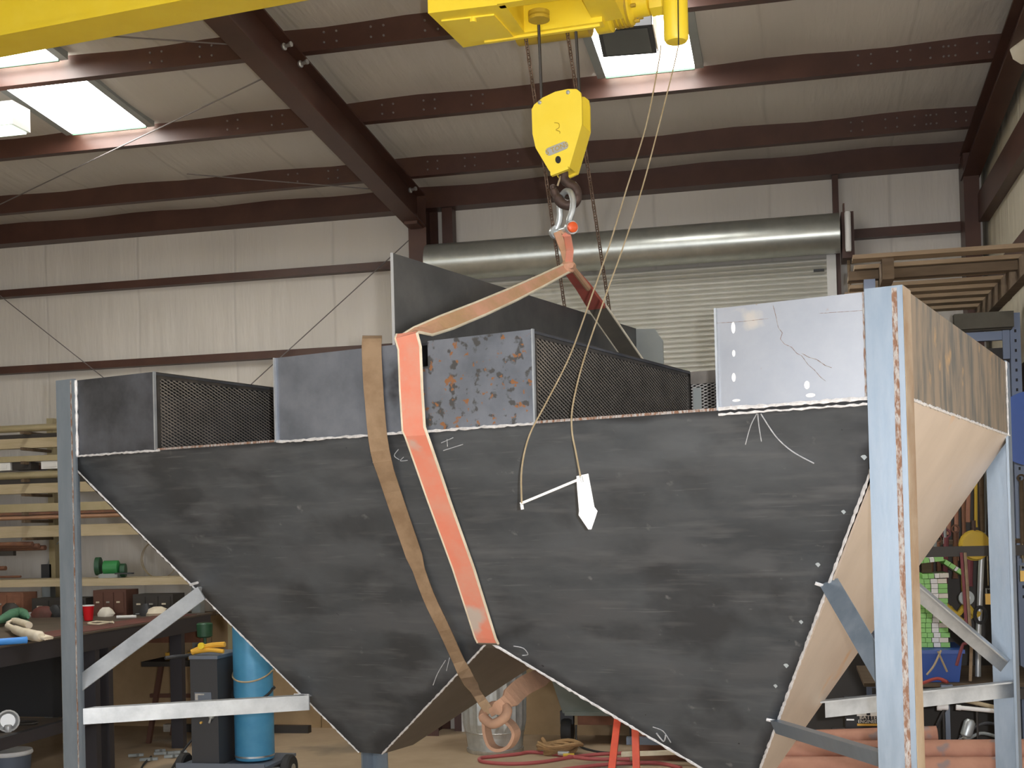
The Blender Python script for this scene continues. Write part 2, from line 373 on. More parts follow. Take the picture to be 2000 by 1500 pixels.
def rafter(xc, y0, y1, fw=.15, dep=.27, tf=.012):
    b = MB()
    def q(x0, x1, o0, o1):
        b.hexa([(x0, y0, zpb(y0)+o0), (x1, y0, zpb(y0)+o0), (x1, y1, zpb(y1)+o0), (x0, y1, zpb(y1)+o0)], [(x0, y0, zpb(y0)+o1), (x1, y0, zpb(y0)+o1), (x1, y1, zpb(y1)+o1), (x0, y1, zpb(y1)+o1)])
    q(xc-fw/2, xc+fw/2, -dep, -dep+tf); q(xc-fw/2, xc+fw/2, -tf-.002, -.002); q(xc-.005, xc+.005, -dep+tf, -tf-.002)
    return b
rf = part('rafter', rafter(-2.93, YF, 9.80), 'red_oxide', ce)
part('rafter', rafter(1.355, YF, 9.95, .13, .20), 'red_oxide', ce)
part('rafter', rafter(-7.6, YF, 9.80), 'red_oxide', ce)
for k, (x, y) in enumerate([(553, 92), (585, 126), (800, 372)]):    # rod ends with hillside washers
    P = roofpt(x, y, -.32); b = MB().lathe([(.02, 0), (.022, .012), (.011, .018), (.011, .05), (.016, .05), (.016, .062)], P, (1, -.3, .1), 10)
    part('rod_end', b, 'galv', rf, True)
# skylights with corrugated ends and flashing strips
def skylight(x0, x1, y0, y1):
    e = .045
    part('skylight', MB().hexa([(x0, y0, zins(y0)-e), (x1, y0, zins(y0)-e), (x1, y1, zins(y1)-e), (x0, y1, zins(y1)-e)], [(x0, y0, zins(y0)-e+.006), (x1, y0, zins(y0)-e+.006), (x1, y1, zins(y1)-e+.006), (x0, y1, zins(y1)-e+.006)]), 'sky_panel', ce, label='glowing translucent roof panel')
    for x in (x0-.03, x1+.03):
        part('flashing', MB().hexa([(x-.028, y0, zins(y0)-e-.004), (x+.028, y0, zins(y0)-e-.004), (x+.028, y1, zins(y1)-e-.004), (x-.028, y1, zins(y1)-e-.004)], [(x-.028, y0, zins(y0)), (x+.028, y0, zins(y0)), (x+.028, y1, zins(y1)), (x-.028, y1, zins(y1))]), 'grey_paint', ce)
    b = MB(); n = 40
    top = []
    for k in range(n+1):
        x = x0+(x1-x0)*k/n; ph = ((x-x0) % .2)/.2; top.append((x, .012+.02*max(0, 1-abs(ph-.5)*8)))
    pts = [(x, y1-.004, zins(y1)-e-.012) for x, _ in top]+[(x, y1-.004, zins(y1)-e-.012+h+.004) for x, h in reversed(top)]
    part('closure_strip', b.prism(pts, (0, -.012, 0)), 'green_dark', ce)
skylight(-5.06, -4.47, 7.28, 8.24); skylight(-5.06, -4.47, 6.16, 7.14); skylight(-1.13, -.55, 7.27, 8.22); skylight(-1.13, -.55, 6.16, 7.14)

# girts, columns
def gbox(name, lo, hi, par): return part(name, MB().box(lo, hi), 'red_oxide', par)
gbox('girt', (XL, D-.09, 3.875), (-3.0, D-.002, 3.94), wb); gbox('girt', (XL, D-.09, 3.18), (-3.0, D-.002, 3.245), wb)
gbox('girt', (XL, D-.09, 2.3), (-3.0, D-.002, 2.36), wb)
gbox('girt', (.50, D-.09, 3.845), (1.33, D-.002, 3.915), wb)
def icol(par, xc, y0, y1, z1, fw=.15):
    b = MB().box((xc-fw/2, y0, 0), (xc+fw/2, y0+.012, z1)).box((xc-fw/2, y1-.012, 0), (xc+fw/2, y1, z1)).box((xc-.005, y0+.012, 0), (xc+.005, y1-.012, z1))
    return part('column', b, 'red_oxide', par)
icol(wb, -2.93, 9.80, 10.17, zpb(9.98)-.02); icol(wb, -7.6, 9.80, 10.17, zpb(9.98)-.02)
gbox('column', (1.30, 9.85, 0), (1.41, 10.1, zpb(9.9)-.02), wb)
gbox('door_jamb', (-2.79, D-.12, 0), (-2.70, D-.002, 4.34), wb); gbox('door_jamb', (.36, D-.12, 0), (.405, D-.002, 4.34), wb)
part('knee_plate', MB().prism([(-2.985, 9.80, 4.12), (-2.985, 9.62, 4.20), (-2.985, 9.62, 4.12)], (.11, 0, 0)), 'red_oxide', wb)
for z0, z1 in ((3.845, 4.055), (3.175, 3.385), (2.4, 2.6)):
    gbox('girt', (XR-.075, 6.35, z0), (XR-.002, 9.84, z1), wr)
part('torn_flap', MB().tube([(1.40, 7.60, 4.40), (1.385, 7.72, 4.36), (1.40, 7.80, 4.42), (1.43, 7.68, 4.50)], [.05, .09, .08, .03], 10), 'side_vinyl', wr, True, label='loose flap of white insulation facing')
ZW = .98
for k in range(6): part('plywood_lining', MB().box((XL+.005+k*1.0, D-.02, 0), (min(XL+1.0+k*1.0, -2.99), D-.002, ZW)), 'plywood', wb)
# cross bracing rods
def rod(par, a, c, r=.0045): part('brace_rod', MB().tube([a, c], r, 6), 'bolt_grey', par)
rod(wb, pY(-60, 530, 10.04), pY(300, 815, 10.04)); rod(wb, pY(420, 815, 10.04), pY(800, 468, 10.04))
rod(ce, roofpt(-60, 428, -.26), roofpt(535, 143, -.26)); rod(ce, roofpt(60, 60, -.26), roofpt(470, 88, -.26)); rod(ce, roofpt(365, 340, -.26), roofpt(760, 372, -.26))

# ------------------------------------------------------------------ roll-up door
dr = thing('door_1', 'closed corrugated roll-up door with a grey steel drum above', 'door', (-1.24, D-.1, 0), kind='structure')
DX0, DX1 = -2.68, .36
sl_b = MB(); pr = []
for k in range(9):
    t = k/8; pr.append((-.013*math.sin(math.pi*t)-.002, t*.0405))
for k in range(8):
    sl_b.add([(DX0, pr[k][0], pr[k][1]), (DX1, pr[k][0], pr[k][1]), (DX1, pr[k+1][0], pr[k+1][1]), (DX0, pr[k+1][0], pr[k+1][1])], [(0, 1, 2, 3)])
sl_b.add([(DX0, 0, 0), (DX1, 0, 0), (DX1, 0, .0405), (DX0, 0, .0405)], [(0, 3, 2, 1)])
sme = sl_b.mesh('slat', (0, 0, 0), True)
for k in range(91): link('slat', sme, 'door_slat', dr, Vector((0, D-.11, .02+k*.0405))-dr.location)
drum_a = Vector((-2.86, 9.86, 3.845)); drum_b = Vector((.395, 9.86, 3.845))
part('drum', MB().lathe([(.10, 0), (.152, .0), (.152, 3.255), (.10, 3.255)], drum_a, (1, 0, 0), 40), 'door_drum', dr, True)
part('guide_rail', MB().box((.30, D-.15, 0), (.37, D-.125, 3.72)), 'white_plastic', dr); part('guide_rail', MB().box((-2.72, D-.15, 0), (-2.66, D-.125, 3.72)), 'white_plastic', dr)
part('bracket', MB().box((.41, 9.80, 3.64), (.50, 10.05, 3.99)).box((.425, 9.82, 3.99), (.437, 9.9, 4.06)), 'red_oxide', dr)
part('hood_tube', MB().lathe([(.02, 0), (.024, .02), (.024, .29), (.02, .3)], (.455, 9.76, 3.68), (0, 0, 1), 10), 'white_plastic', dr, True)
part('latch', MB().box((.20, D-.16, 3.595), (.28, D-.135, 3.612)), 'charcoal', dr)
part('pull_rod', MB().tube([(.46, 9.9, 3.66), (.46, 9.93, 1.2)], .012, 8), 'wood', dr)

solo('plywood_sheet', MB().hexa([(-2.66, 9.93, 0), (-1.05, 9.93, 0), (-1.05, 9.948, 0), (-2.66, 9.948, 0)], [(-2.66, 10.02, 1.22), (-1.05, 10.02, 1.22), (-1.05, 10.038, 1.22), (-2.66, 10.038, 1.22)]), 'plywood', 'brown plywood sheet leaning on the foot of the roll-up door', 'plywood')
# ------------------------------------------------------------------ hopper
A = Vector((.302, 3.543, 2.291)); HY = -.2856191
U = Vector((-math.cos(HY), -math.sin(HY), 0)); V = Vector((-math.sin(HY), math.cos(HY), 0)); Z = Vector((0, 0, 1))
def hp(u, v, z): return A+U*u+V*v+Z*z
HW, HD, ZB, ZO, VO = 3.262, 2.05, -.297, -1.566, .906
VN, ZN = .528, -1.038
OL, OR_, OH = .75*HW, .25*HW, .06
def pv(x, y, v): return onplane(x, y, A+V*v, V)
def pu(x, y, u): return onplane(x, y, A+U*u, U)
SN = (V*(ZO-ZB)-Z*VO).normalized()              # front slope normal (towards viewer/down)
if SN.dot(V) > 0: SN = -SN
def ps(x, y, off=.0): return onplane(x, y, hp(0, 0, ZB)+SN*off, SN)
hop = thing('steel_hopper', 'large unpainted steel double hopper with mesh-sided top boxes on angle iron legs', 'hopper', hp(HW/2, HD/2, 0)-Z*A.z)
T = .007
def plate(name, pts, n, material, t=T, label=None): return part(name, MB().prism(pts, Vector(n).normalized()*(-t)), material, hop, label=label)
# front slope with the W outline
fpts = [hp(HW-.02, 0, ZB), hp(.02, 0, ZB), hp(OR_-OH, VO, ZO), hp(OR_+OH, VO, ZO), hp(HW/2, VN, ZN), hp(OL-OH, VO, ZO), hp(OL+OH, VO, ZO)]
# keep it planar: snap the ridge point to the slope plane
q = fpts[4]; fpts[4] = q-SN*((q-fpts[0]).dot(SN))
fs = MB(); n = 7
bk = [p-SN*T for p in fpts]
fs.v = [Vector(p) for p in fpts+bk]
tri = [(0, 6, 5), (0, 5, 4), (0, 4, 1), (1, 4, 3), (1, 3, 2)]
fs.f = tri+[(c+7, b_+7, a_+7) for a_, b_, c in tri]+[(i, (i+1) % 7, 7+(i+1) % 7, 7+i) for i in range(7)]
front = part('front_slope', fs, 'slope_steel', hop, label='dark mill scale front slope plate')
N4 = fpts[4]
def heat_tint(matname, lines, nrm, cen, orig):
    M = MATS[matname]; N = M.node_tree.nodes; L = M.node_tree.links; bs_ = N['Principled BSDF']
    src = bs_.inputs['Base Color'].links[0].from_socket; tc = N.new('ShaderNodeTexCoord'); last = None
    for a_, b_, w_, zl in lines:
        d_ = (b_-a_).normalized(); k_ = d_.cross(nrm).normalized()
        if k_.dot(cen-a_) < 0: k_ = -k_
        dt = N.new('ShaderNodeVectorMath'); dt.operation = 'DOT_PRODUCT'; dt.inputs[1].default_value = k_/w_; L.new(tc.outputs['Object'], dt.inputs[0])
        ad = N.new('ShaderNodeMath'); ad.operation = 'SUBTRACT'; ad.inputs[1].default_value = (a_-orig).dot(k_)/w_; L.new(dt.outputs['Value'], ad.inputs[0])
        ab = N.new('ShaderNodeMath'); ab.operation = 'ABSOLUTE'; L.new(ad.outputs[0], ab.inputs[0]); o_ = ab.outputs[0]
        if zl is not None:
            sz = N.new('ShaderNodeSeparateXYZ'); L.new(tc.outputs['Object'], sz.inputs[0])
            zz = N.new('ShaderNodeMath'); zz.operation = 'MULTIPLY_ADD'; zz.inputs[1].default_value = 1/w_; zz.inputs[2].default_value = -zl/w_; L.new(sz.outputs[2], zz.inputs[0])
            mxm = N.new('ShaderNodeMath'); mxm.operation = 'MAXIMUM'; L.new(o_, mxm.inputs[0]); L.new(zz.outputs[0], mxm.inputs[1]); o_ = mxm.outputs[0]
        if last:
            mn = N.new('ShaderNodeMath'); mn.operation = 'MINIMUM'; L.new(last, mn.inputs[0]); L.new(o_, mn.inputs[1]); last = mn.outputs[0]
        else: last = o_
    nz = N.new('ShaderNodeTexNoise'); nz.inputs['Scale'].default_value = 5; nz.inputs['Detail'].default_value = 6; L.new(tc.outputs['Object'], nz.inputs[0])
    sm = N.new('ShaderNodeMath'); sm.operation = 'MULTIPLY_ADD'; sm.inputs[1].default_value = 2.4; L.new(nz.outputs['Fac'], sm.inputs[0]); L.new(last, sm.inputs[2])
    mr = N.new('ShaderNodeMapRange'); mr.inputs[1].default_value = 1.15; mr.inputs[2].default_value = 1.9; mr.inputs[3].default_value = .8; mr.inputs[4].default_value = 0; L.new(sm.outputs[0], mr.inputs[0])
    mx = N.new('ShaderNodeMix'); mx.data_type = 'RGBA'; mx.inputs[7].default_value = (.030, .033, .038, 1); L.new(mr.outputs[0], mx.inputs[0]); L.new(src, mx.inputs[6]); L.new(mx.outputs[2], bs_.inputs['Base Color'])
heat_tint('slope_steel', [(fpts[0], fpts[6], .09, None), (fpts[5], fpts[4], .10, N4.z), (fpts[4], fpts[3], .07, N4.z), (fpts[2], fpts[1], .05, None), (fpts[0], fpts[1], .03, None)], SN, ps(900, 1000), hop.location)
lr = lambda p: hp((p-A).dot(U), HD-(p-A).dot(V), p.z-A.z)      # mirror front to back
bpts = [lr(p) for p in fpts]; SB = lr(A+SN)-lr(A)
fb = MB(); fb.v = [Vector(p) for p in bpts]+[p-SB*T for p in bpts]; fb.f = fs.f
part('rear_slope', fb, 'under_steel', hop)
def quadplate(name, p, material, label=None):
    nn = (p[1]-p[0]).cross(p[2]-p[0]).normalized(); cc = hp(HW/2, HD/2, -.6)
    return part(name, MB().prism(p, nn*(T if nn.dot(cc-p[0]) > 0 else -T)), material, hop, label=label)
quadplate('side_slope', [hp(0.0, 0.004, ZB), hp(0.0, HD-.004, ZB), hp(OR_-OH, HD-VO, ZO), hp(OR_-OH, VO, ZO)], 'warm_lit_slope', 'steel end slope plate with warm bounce light in its tan')
quadplate('side_slope', [hp(HW, 0.004, ZB), hp(HW, HD-.004, ZB), hp(OL+OH, HD-VO, ZO), hp(OL+OH, VO, ZO)], 'under_steel')
quadplate('ridge_slope', [N4, lr(N4), hp(OR_+OH, HD-VO, ZO), hp(OR_+OH, VO, ZO)], 'under_steel')
quadplate('ridge_slope', [N4, lr(N4), hp(OL-OH, HD-VO, ZO), hp(OL-OH, VO, ZO)], 'under_steel')
# upper band: front plates
def fplate(name, u0, u1, material, label=None, z0=ZB, z1=0.0, v=0.0, notch=None):
    if notch:
        a, c, zz = notch; pts = [hp(u0, v, z0), hp(u1, v, z0), hp(u1, v, z1), hp(c, v, z1), hp(c, v, zz), hp(a, v, zz), hp(a, v, z1), hp(u0, v, z1)]
    else: pts = [hp(u0, v, z0), hp(u1, v, z0), hp(u1, v, z1), hp(u0, v, z1)]
    return part(name, MB().prism(pts, V*T), material, hop, label=label)
B = [.0, .527, 1.133, 2.164, 2.746, HW]
fplate('front_band', .008, B[1], 'lit_plate', 'band plate with bright reflected daylight in its colour')
fplate('front_band', B[2], 1.60, 'band_rust', 'blue-grey band plate with rust spots', notch=(1.526, 1.585, -.083))
fplate('front_band', 1.6005, B[3], 'band_steel')
fplate('front_band', B[4], HW-.008, 'band_dark', 'band plate with a dim reflection in its dark tone')
for u in (B[1], B[2], B[3], B[4]):      # rolled edges of the band plates
    s = 1 if u in (B[1], B[3]) else -1
    part('edge_strip', MB().bar(hp(u+.002*s, -.004, ZB), hp(u+.002*s, -.004, .0), .006, .012, V), 'brace_steel', hop)
# end bands and rear bands
part('end_band', MB().prism([hp(-.001, .008, ZB), hp(-.001, HD, ZB), hp(-.001, HD, 0), hp(-.001, .008, 0)], U*T), 'warm_lit_band', hop, label='streaked end band plate with a warm reflection in its tan')
part('end_band', MB().prism([hp(HW-T, .008, ZB), hp(HW-T, HD, ZB), hp(HW-T, HD, 0), hp(HW-T, .008, 0)], U*T), 'band_dark', hop)
part('rear_band', MB().prism([hp(0, HD-T, ZB), hp(HW, HD-T, ZB), hp(HW, HD-T, 0), hp(0, HD-T, 0)], V*T), 'under_steel', hop)
VM = 1.375
def topplate(u0, u1, v0, v1): part('top_plate', MB().prism([hp(u0, v0, -.012), hp(u1, v0, -.012), hp(u1, v1, -.012), hp(u0, v1, -.012)], Z*.008), 'band_dark', hop)
topplate(.01, B[1], .008, HD-.01); topplate(B[2], B[3], .008, HD-.01); topplate(B[4], HW-.01, .008, HD-.01); topplate(B[1], B[2], VM, HD-.01); topplate(B[3], B[4], VM, HD-.01)
# expanded metal
def expanded(p0, ex, ez, L, Hh, nrm, material, lwd=.031, swd=.0127, t=.0044, d=.004):
    b = MB(); ny = int(Hh/(swd/2)); nx = int(L/(lwd/2)); ex = Vector(ex); ez = Vector(ez); nrm = Vector(nrm)
    for j in range(0, ny, 1):
        for i in range(nx):
            if (i+j) % 2: za, zb_ = j*swd/2, (j+1)*swd/2
            else: continue
            a = p0+ex*(i*lwd/2)+ez*za; c = p0+ex*((i+1)*lwd/2)+ez*zb_
            n0 = len(b.v); off = [ez*(-t/2)-nrm*0, ez*(t/2)+nrm*d, ]
            b.v += [a-ez*t/2, a+ez*t/2+nrm*d*.6, c+ez*t/2+nrm*d*.6, c-ez*t/2]; b.f.append((n0, n0+1, n0+2, n0+3))
            a2 = p0+ex*(i*lwd/2)+ez*zb_; c2 = p0+ex*((i+1)*lwd/2)+ez*za
        for i in range(nx):
            if (i+j) % 2: continue
            a = p0+ex*(i*lwd/2)+ez*((j+1)*swd/2); c = p0+ex*((i+1)*lwd/2)+ez*(j*swd/2); n0 = len(b.v)
            b.v += [a-ez*t/2, a+ez*t/2+nrm*d*.6, c+ez*t/2+nrm*d*.6, c-ez*t/2]; b.f.append((n0, n0+1, n0+2, n0+3))
    return b
def meshpanel(u, v0, v1, sgn):
    o = part('mesh_panel', expanded(hp(u, v0, ZB+.01), V, Z, v1-v0, -ZB-.03, -U*sgn, 'mesh_steel'), 'mesh_steel', hop, label='expanded metal grille', kind='stuff')
    part('mesh_frame', MB().bar(hp(u, v0, -.012), hp(u, v1, -.012), .006, .024).bar(hp(u, v1-.012, ZB), hp(u, v1-.012, 0), .024, .006, U).bar(hp(u, v0+.008, ZB), hp(u, v0+.008, 0), .016, .006, U), 'mesh_frame', hop)
for u, s in ((B[4]+.004, 1), (B[2]+.006, 1), (B[1]-.006, -1), (B[3]-.004, -1)): meshpanel(u, .012, VM, s)
for u0, u1 in ((B[1], B[2]), (B[3], B[4])):
    part('mesh_panel', expanded(hp(u1, VM, ZB+.0), -U, Z, u1-u0, -ZB-.05, -V, 'mesh_lit'), 'mesh_lit', hop, label='expanded metal grille closing the slot', kind='stuff')
    part('mesh_frame', MB().prism([hp(u0, VM-.004, -.055), hp(u1, VM-.004, -.055), hp(u1, VM-.004, -.004), hp(u0, VM-.004, -.004)], V*.003), 'mesh_steel', hop)
    part('mesh_frame', MB().prism([hp(u1-.045, VM-.005, ZB), hp(u1-.01, VM-.005, ZB), hp(u1-.01, VM-.005, -.07), hp(u1-.045, VM-.005, -.07)], V*.003), 'grey_paint', hop)
    # lip of the slope plate in the slot
    part('slot_lip', MB().bar(hp(u0, .002, ZB+.004), hp(u1, .002, ZB+.004), .008, .005, V), 'rust_line', hop)
# tall baffle plate over the centre box
part('baffle_plate', MB().prism([hp(1.656, .004, 0), hp(1.656, HD, 0), hp(1.656, HD, .312), hp(1.656, .004, .308)], U*.008), 'tall_steel', hop, label='tall dark plate standing on the centre box')
part('baffle_edge', MB().prism([hp(1.655, .0, 0), hp(1.655, .003, 0), hp(1.655, .003, .309), hp(1.655, .0, .309)], U*.010), 'steel_light', hop, label='shiny cut edge')
part('rear_gusset', MB().prism([hp(1.655, HD-.01, .0), hp(1.52, HD-.01, 0), hp(1.52, HD-.01, .24), hp(1.56, HD-.01, .30), hp(1.655, HD-.01, .31)], V*.008), 'grey_paint', hop)  # paler than the baffle plate, the light on it put into the grey
# angle iron posts
def post(u, v, su, sv, material='post_steel'):
    a = hp(u, v, .004)-Z*(A.z+.004); c = hp(u, v, .006)
    return part('post', MB().angle(a, c, U*su, V*sv, .102, .010), material, hop)
post(-.003, -.012, 1, 1); post(HW+.003, -.012, -1, 1); post(-.003, HD+.012, 1, -1); post(HW+.003, HD+.012, -1, -1)
for u in (-.0045, HW+.0045):                     # side faces of the posts, warm bounce light put into their ochre
    s = -1 if u < 0 else 1
    part('post_edge', MB().prism([hp(u, -.011, .004-A.z), hp(u, .088, .004-A.z), hp(u, .088, .004), hp(u, -.011, .004)], U*(-s*.001)), 'post_edge', hop)
part('rust_seam', MB().prism([hp(.012, -.0135, -A.z), hp(.030, -.0135, -A.z), hp(.026, -.0135, .0), hp(.012, -.0135, .0)], V*.001), 'rust_line', hop, label='rough rusty seam down the post')
part('rust_seam', MB().prism([hp(HW-.085, -.0135, -A.z), hp(HW-.078, -.0135, -A.z), hp(HW-.078, -.0135, .0), hp(HW-.085, -.0135, .0)], V*.001), 'rust_line', hop)
# brackets
def hipF(t, right): 
    a = hp(.02 if right else HW-.02, 0, ZB); c = hp(OR_-OH if right else OL+OH, VO, ZO); return a+(c-a)*t
def hipB(t): a = hp(0, HD, ZB); c = hp(OR_-OH, HD-VO, ZO); return a+(c-a)*t
def abrace(a, c, d1, d2, w=.055, material='brace_steel'): part('brace', MB().angle(a, c, d1, d2, w, .006), material, hop)
pl = hp(HW-.05, .0, -1.17); h1 = pv(386, 1146, .36)
abrace(pl, h1, (Z*-.8-U*.6).normalized(), V, .062)
abrace(hp(HW-.10, -.002, -1.285), pv(603, 1358, .70), -Z, V, .062)
abrace(hp(.06, .02, -1.16), pv(1600, 1142, .37), (-U*.85+Z*.3).normalized(), V, .06, 'post_steel')
abrace(hp(.06, .02, -1.275), pv(1503, 1406, .71), (-Z*.9-U*.4).normalized(), V, .05, 'post_steel')
abrace(hp(.03, HD, -1.22), hipB(.44), (-Z*.8+U*.6).normalized(), -V, .062)
abrace(hp(.0, HD, -1.30), hipB(.80)+U*.0, -Z, -V, .07)
for pts in [((1592, 1139), (1626, 1150)), ((1497, 1405), (1529, 1412)), ((575, 1357), (603, 1358)), ((372, 1142), (386, 1138))]:
    part('brace_weld', MB().tube([ps(*pts[0], .006), ps(*pts[1], .006)], .006, 6), 'weld', hop, True)
# welds
def bead(pts, r=.0045, material='weld'):
    P = []
    for i in range(len(pts)-1):
        a, c = Vector(pts[i]), Vector(pts[i+1]); k = max(2, int((c-a).length/.012))
        P += [a+(c-a)*(j/k)+Z*random.uniform(-.0015, .0015) for j in range(k)]
    P.append(Vector(pts[-1])); part('weld_bead', MB().tube(P, [r*random.uniform(.6, 1.25) for _ in P], 6), material, hop, True)
bead([hp(HW-.1, -.004, ZB), hp(B[4]-.02, -.004, ZB)]); bead([hp(B[3], -.005, ZB), hp(B[2], -.005, ZB)], .005); bead([hp(B[1], -.006, ZB+.004), hp(.1, -.006, ZB+.004)], .006); bead([hp(B[1], -.008, ZB-.012), hp(.1, -.008, ZB-.012)], .004)
bead([hp(0.0, .09, ZB), hp(0.0, HD-.05, ZB)], .005)
bead([hipF(0.05, True), hipF(1, True)], .0055); bead([hipF(.03, False), hipF(1, False)], .0045); bead([N4, hp(OR_+OH, VO, ZO)], .006); bead([N4, hp(OL-OH, VO, ZO)], .0045)
bead([hp(.104, -.006, ZB), hp(.104, -.006, -.002)], .003, 'rust_line'); bead([hp(HW-.103, -.006, ZB), hp(HW-.103, -.006, 0)], .006)
bead([hp(-.004, HD-.1, ZB), hp(-.004, HD-.1, 0)], .004)
# weld dimples on the band plates
def dimple(x, y, w, h, v=-.002, material='weld'):
    P = pv(x, y, v); b = MB(); n = 12
    pts = [P+U*(math.cos(2*math.pi*k/n)*w)+Z*(math.sin(2*math.pi*k/n)*h) for k in range(n)]
    part('weld_mark', b.prism(pts, V*.0015), material, hop)
for x, y, w, h in [(1432, 640, .006, .017), (1433, 690, .005, .010), (1433, 737, .006, .013), (1576, 752, .008, .012), (1583, 772, .014, .006), (1438, 782, .012, .004)]: dimple(x, y, w, h)
def scratch(px, r=.0007): part('scratch', MB().tube([pv(x, y, -.0008) for x, y in px], r, 5), 'rust_line', hop)
scratch([(1510, 597), (1516, 620), (1520, 640), (1528, 650), (1524, 662), (1532, 672), (1546, 678), (1556, 690), (1566, 695), (1578, 712), (1590, 722), (1602, 736), (1612, 744)]); scratch([(1400, 631), (1450, 628), (1500, 622)], .0005); scratch([(1600, 612), (1660, 608), (1688, 606)], .0005); scratch([(1566, 690), (1580, 698), (1595, 702), (1612, 714), (1624, 718)], .0009)
# soapstone marks
def mark(px, r=.0016, off=.0025): 
    P = [ps(x, y, off) for x, y in px]; part('chalk_mark', MB().tube(smoothcurve(P, 4) if len(P) > 2 else P, r, 5), 'chalk', hop)
mark([(1478, 808), (1466, 832), (1456, 868)]); mark([(1480, 808), (1482, 830), (1487, 862)]); mark([(1486, 808), (1515, 852), (1548, 882), (1590, 905)], .0022)
mark([(725, 890), (745, 893)], .0015); mark([(728, 903), (738, 912), (736, 895)], .0015); mark([(778, 878), (770, 890), (780, 898)], .0015); mark([(788, 893), (782, 900), (796, 899)], .0015); mark([(862, 865), (885, 855)], .0015); mark([(866, 880), (904, 868)], .0015); mark([(873, 858), (874, 872)], .0015)
mark([(1003, 1262), (1022, 1266), (1031, 1278), (1020, 1280)], .002); mark([(1275, 1420), (1295, 1428), (1310, 1450)], .002); mark([(1282, 1432), (1296, 1448), (1300, 1436)], .003)
mark([(870, 1290), (855, 1315), (846, 1338)], .0018); mark([(878, 1285), (872, 1310)], .0018)
for x, y, s in [(1688, 893, .010), (1648, 1000, .008), (1598, 1103, .009), (1536, 1300, .010), (1515, 1340, .008), (1565, 1215, .008)]:
    c = ps(x, y, .003); part('grind_mark', MB().prism([c+U*s+Z*s*.3, c+Z*s, c-U*s*.8, c-Z*s*.8], SN*.001), 'grey_paint', hop)

# ------------------------------------------------------------------ crane, hoist
GA = math.radians(7); G = Vector((-math.cos(GA), math.sin(GA), 0)); GN = Vector((math.sin(GA), math.cos(GA), 0))
HC = Vector((-.80, 5.02, 0))
def gp(a, n, z): return HC+G*a+GN*n+Z*z
ZG = 4.06
gr = thing('crane_girder', 'bright yellow crane girder under the roof above the hopper', 'crane beam', gp(1.5, 0, ZG))
def gbx(a0, a1, n0, n1, z0, z1): return MB().hexa([gp(a0, n0, z0), gp(a1, n0, z0), gp(a1, n1, z0), gp(a0, n1, z0)], [gp(a0, n0, z1), gp(a1, n0, z1), gp(a1, n1, z1), gp(a0, n1, z1)])
part('bottom_flange', gbx(-1.4, 6.2, -.11, .11, ZG, ZG+.018), 'yellow', gr); part('web', gbx(-1.4, 6.2, -.085, .085, ZG+.018, ZG+.40), 'yellow', gr); part('top_flange', gbx(-1.4, 6.2, -.11, .11, ZG+.40, ZG+.418), 'yellow', gr)
ho = thing('electric_hoist', 'yellow electric wire rope hoist hanging from the crane girder', 'hoist', gp(0, 0, 3.64))
ZH = 3.655
def hq(x, y, z=ZH): return pZ(x, y, z)
def boxpx(pts, z0, z1): 
    q = [pZ(x, y, z0) for x, y in pts]; return MB().prism(q, Z*(z1-z0))
part('gear_case', boxpx([(836, 26), (985, 8), (1030, 72), (905, 93)], ZH, ZH+.36), 'yellow', ho)
part('bottom_cover', boxpx([(862, 42), (965, 30), (1003, 72), (915, 83)], ZH-.006, ZH), 'yellow_worn', ho)
part('side_frame', boxpx([(970, 8), (1142, -18), (1150, -8), (978, 17)], ZH, ZH+.36), 'yellow', ho)
part('side_frame', boxpx([(1020, 64), (1176, 42), (1182, 53), (1028, 75)], ZH, ZH+.36), 'yellow', ho)
part('end_frame', boxpx([(1130, -16), (1190, -24), (1218, 36), (1160, 45)], ZH+.02, ZH+.36), 'yellow', ho)
da, db = pZ(1010, 40, ZH+.16), pZ(1150, 20, ZH+.16)
part('rope_drum', MB().lathe([(.105, 0), (.105, (db-da).length)], da, db-da, 24), 'yellow_dull', ho, True)
for a, c in (((947, 82), (1010, 73)), ((1010, 73), (1108, 59)), ((1108, 59), (1172, 50))):
    part('flange_bar', MB().bar(pZ(*a, ZH-.004), pZ(*c, ZH-.004), .018, .012), 'yellow_worn', ho)
part('sheave', MB().lathe([(.042, 0), (.042, .012), (.03, .016), (.042, .02), (.042, .034)], pZ(1053, 40, ZH+.01), Z, 18), 'yellow_dull', ho, True)
part('plug', MB().lathe([(.014, 0), (.012, .02)], pZ(924, 44, ZH-.02), Z, 8), 'yellow_worn', ho, True)
ma = pZ(1165, 18, ZH+.14); md = -G
part('motor', MB().lathe([(.10, 0), (.10, .06), (.085, .07), (.085, .15), (.06, .16), (.06, .22), (.04, .23)], ma, md, 20), 'yellow', ho, True)
for k in range(4): part('motor_fin', MB().lathe([(.092, 0), (.092, .008)], ma+md*(.08+k*.018), md, 18), 'yellow_dull', ho, True)
part('brake_box', MB().lathe([(.055, 0), (.055, .05), (.04, .06)], ma+md*.23+Z*-.01, md, 6), 'yellow', ho)
for k in range(6):
    an = k*math.pi/3; part('bolt', MB().lathe([(.008, 0), (.008, .02)], ma+md*.16+Vector((math.sin(an)*-GN.x, math.sin(an)*-GN.y, math.cos(an)))*.075, md, 6), 'yellow_dull', ho)
part('trolley', gbx(-.25, .3, -.14, .14, ZH+.36, ZG-.012), 'yellow', ho)
# trolley wheels above flange
for a in (-.2, .22):
    for s in (-1, 1): part('trolley_wheel', MB().lathe([(.05, 0), (.05, .03)], gp(a, s*.125, ZG+.07), GN*s, 16), 'dark_iron', ho, True)
    for s in (-1, 1): part('trolley_plate', gbx(a-.06, a+.06, s*.155-.006, s*.155+.006, ZH+.34, ZG+.14), 'yellow', ho)
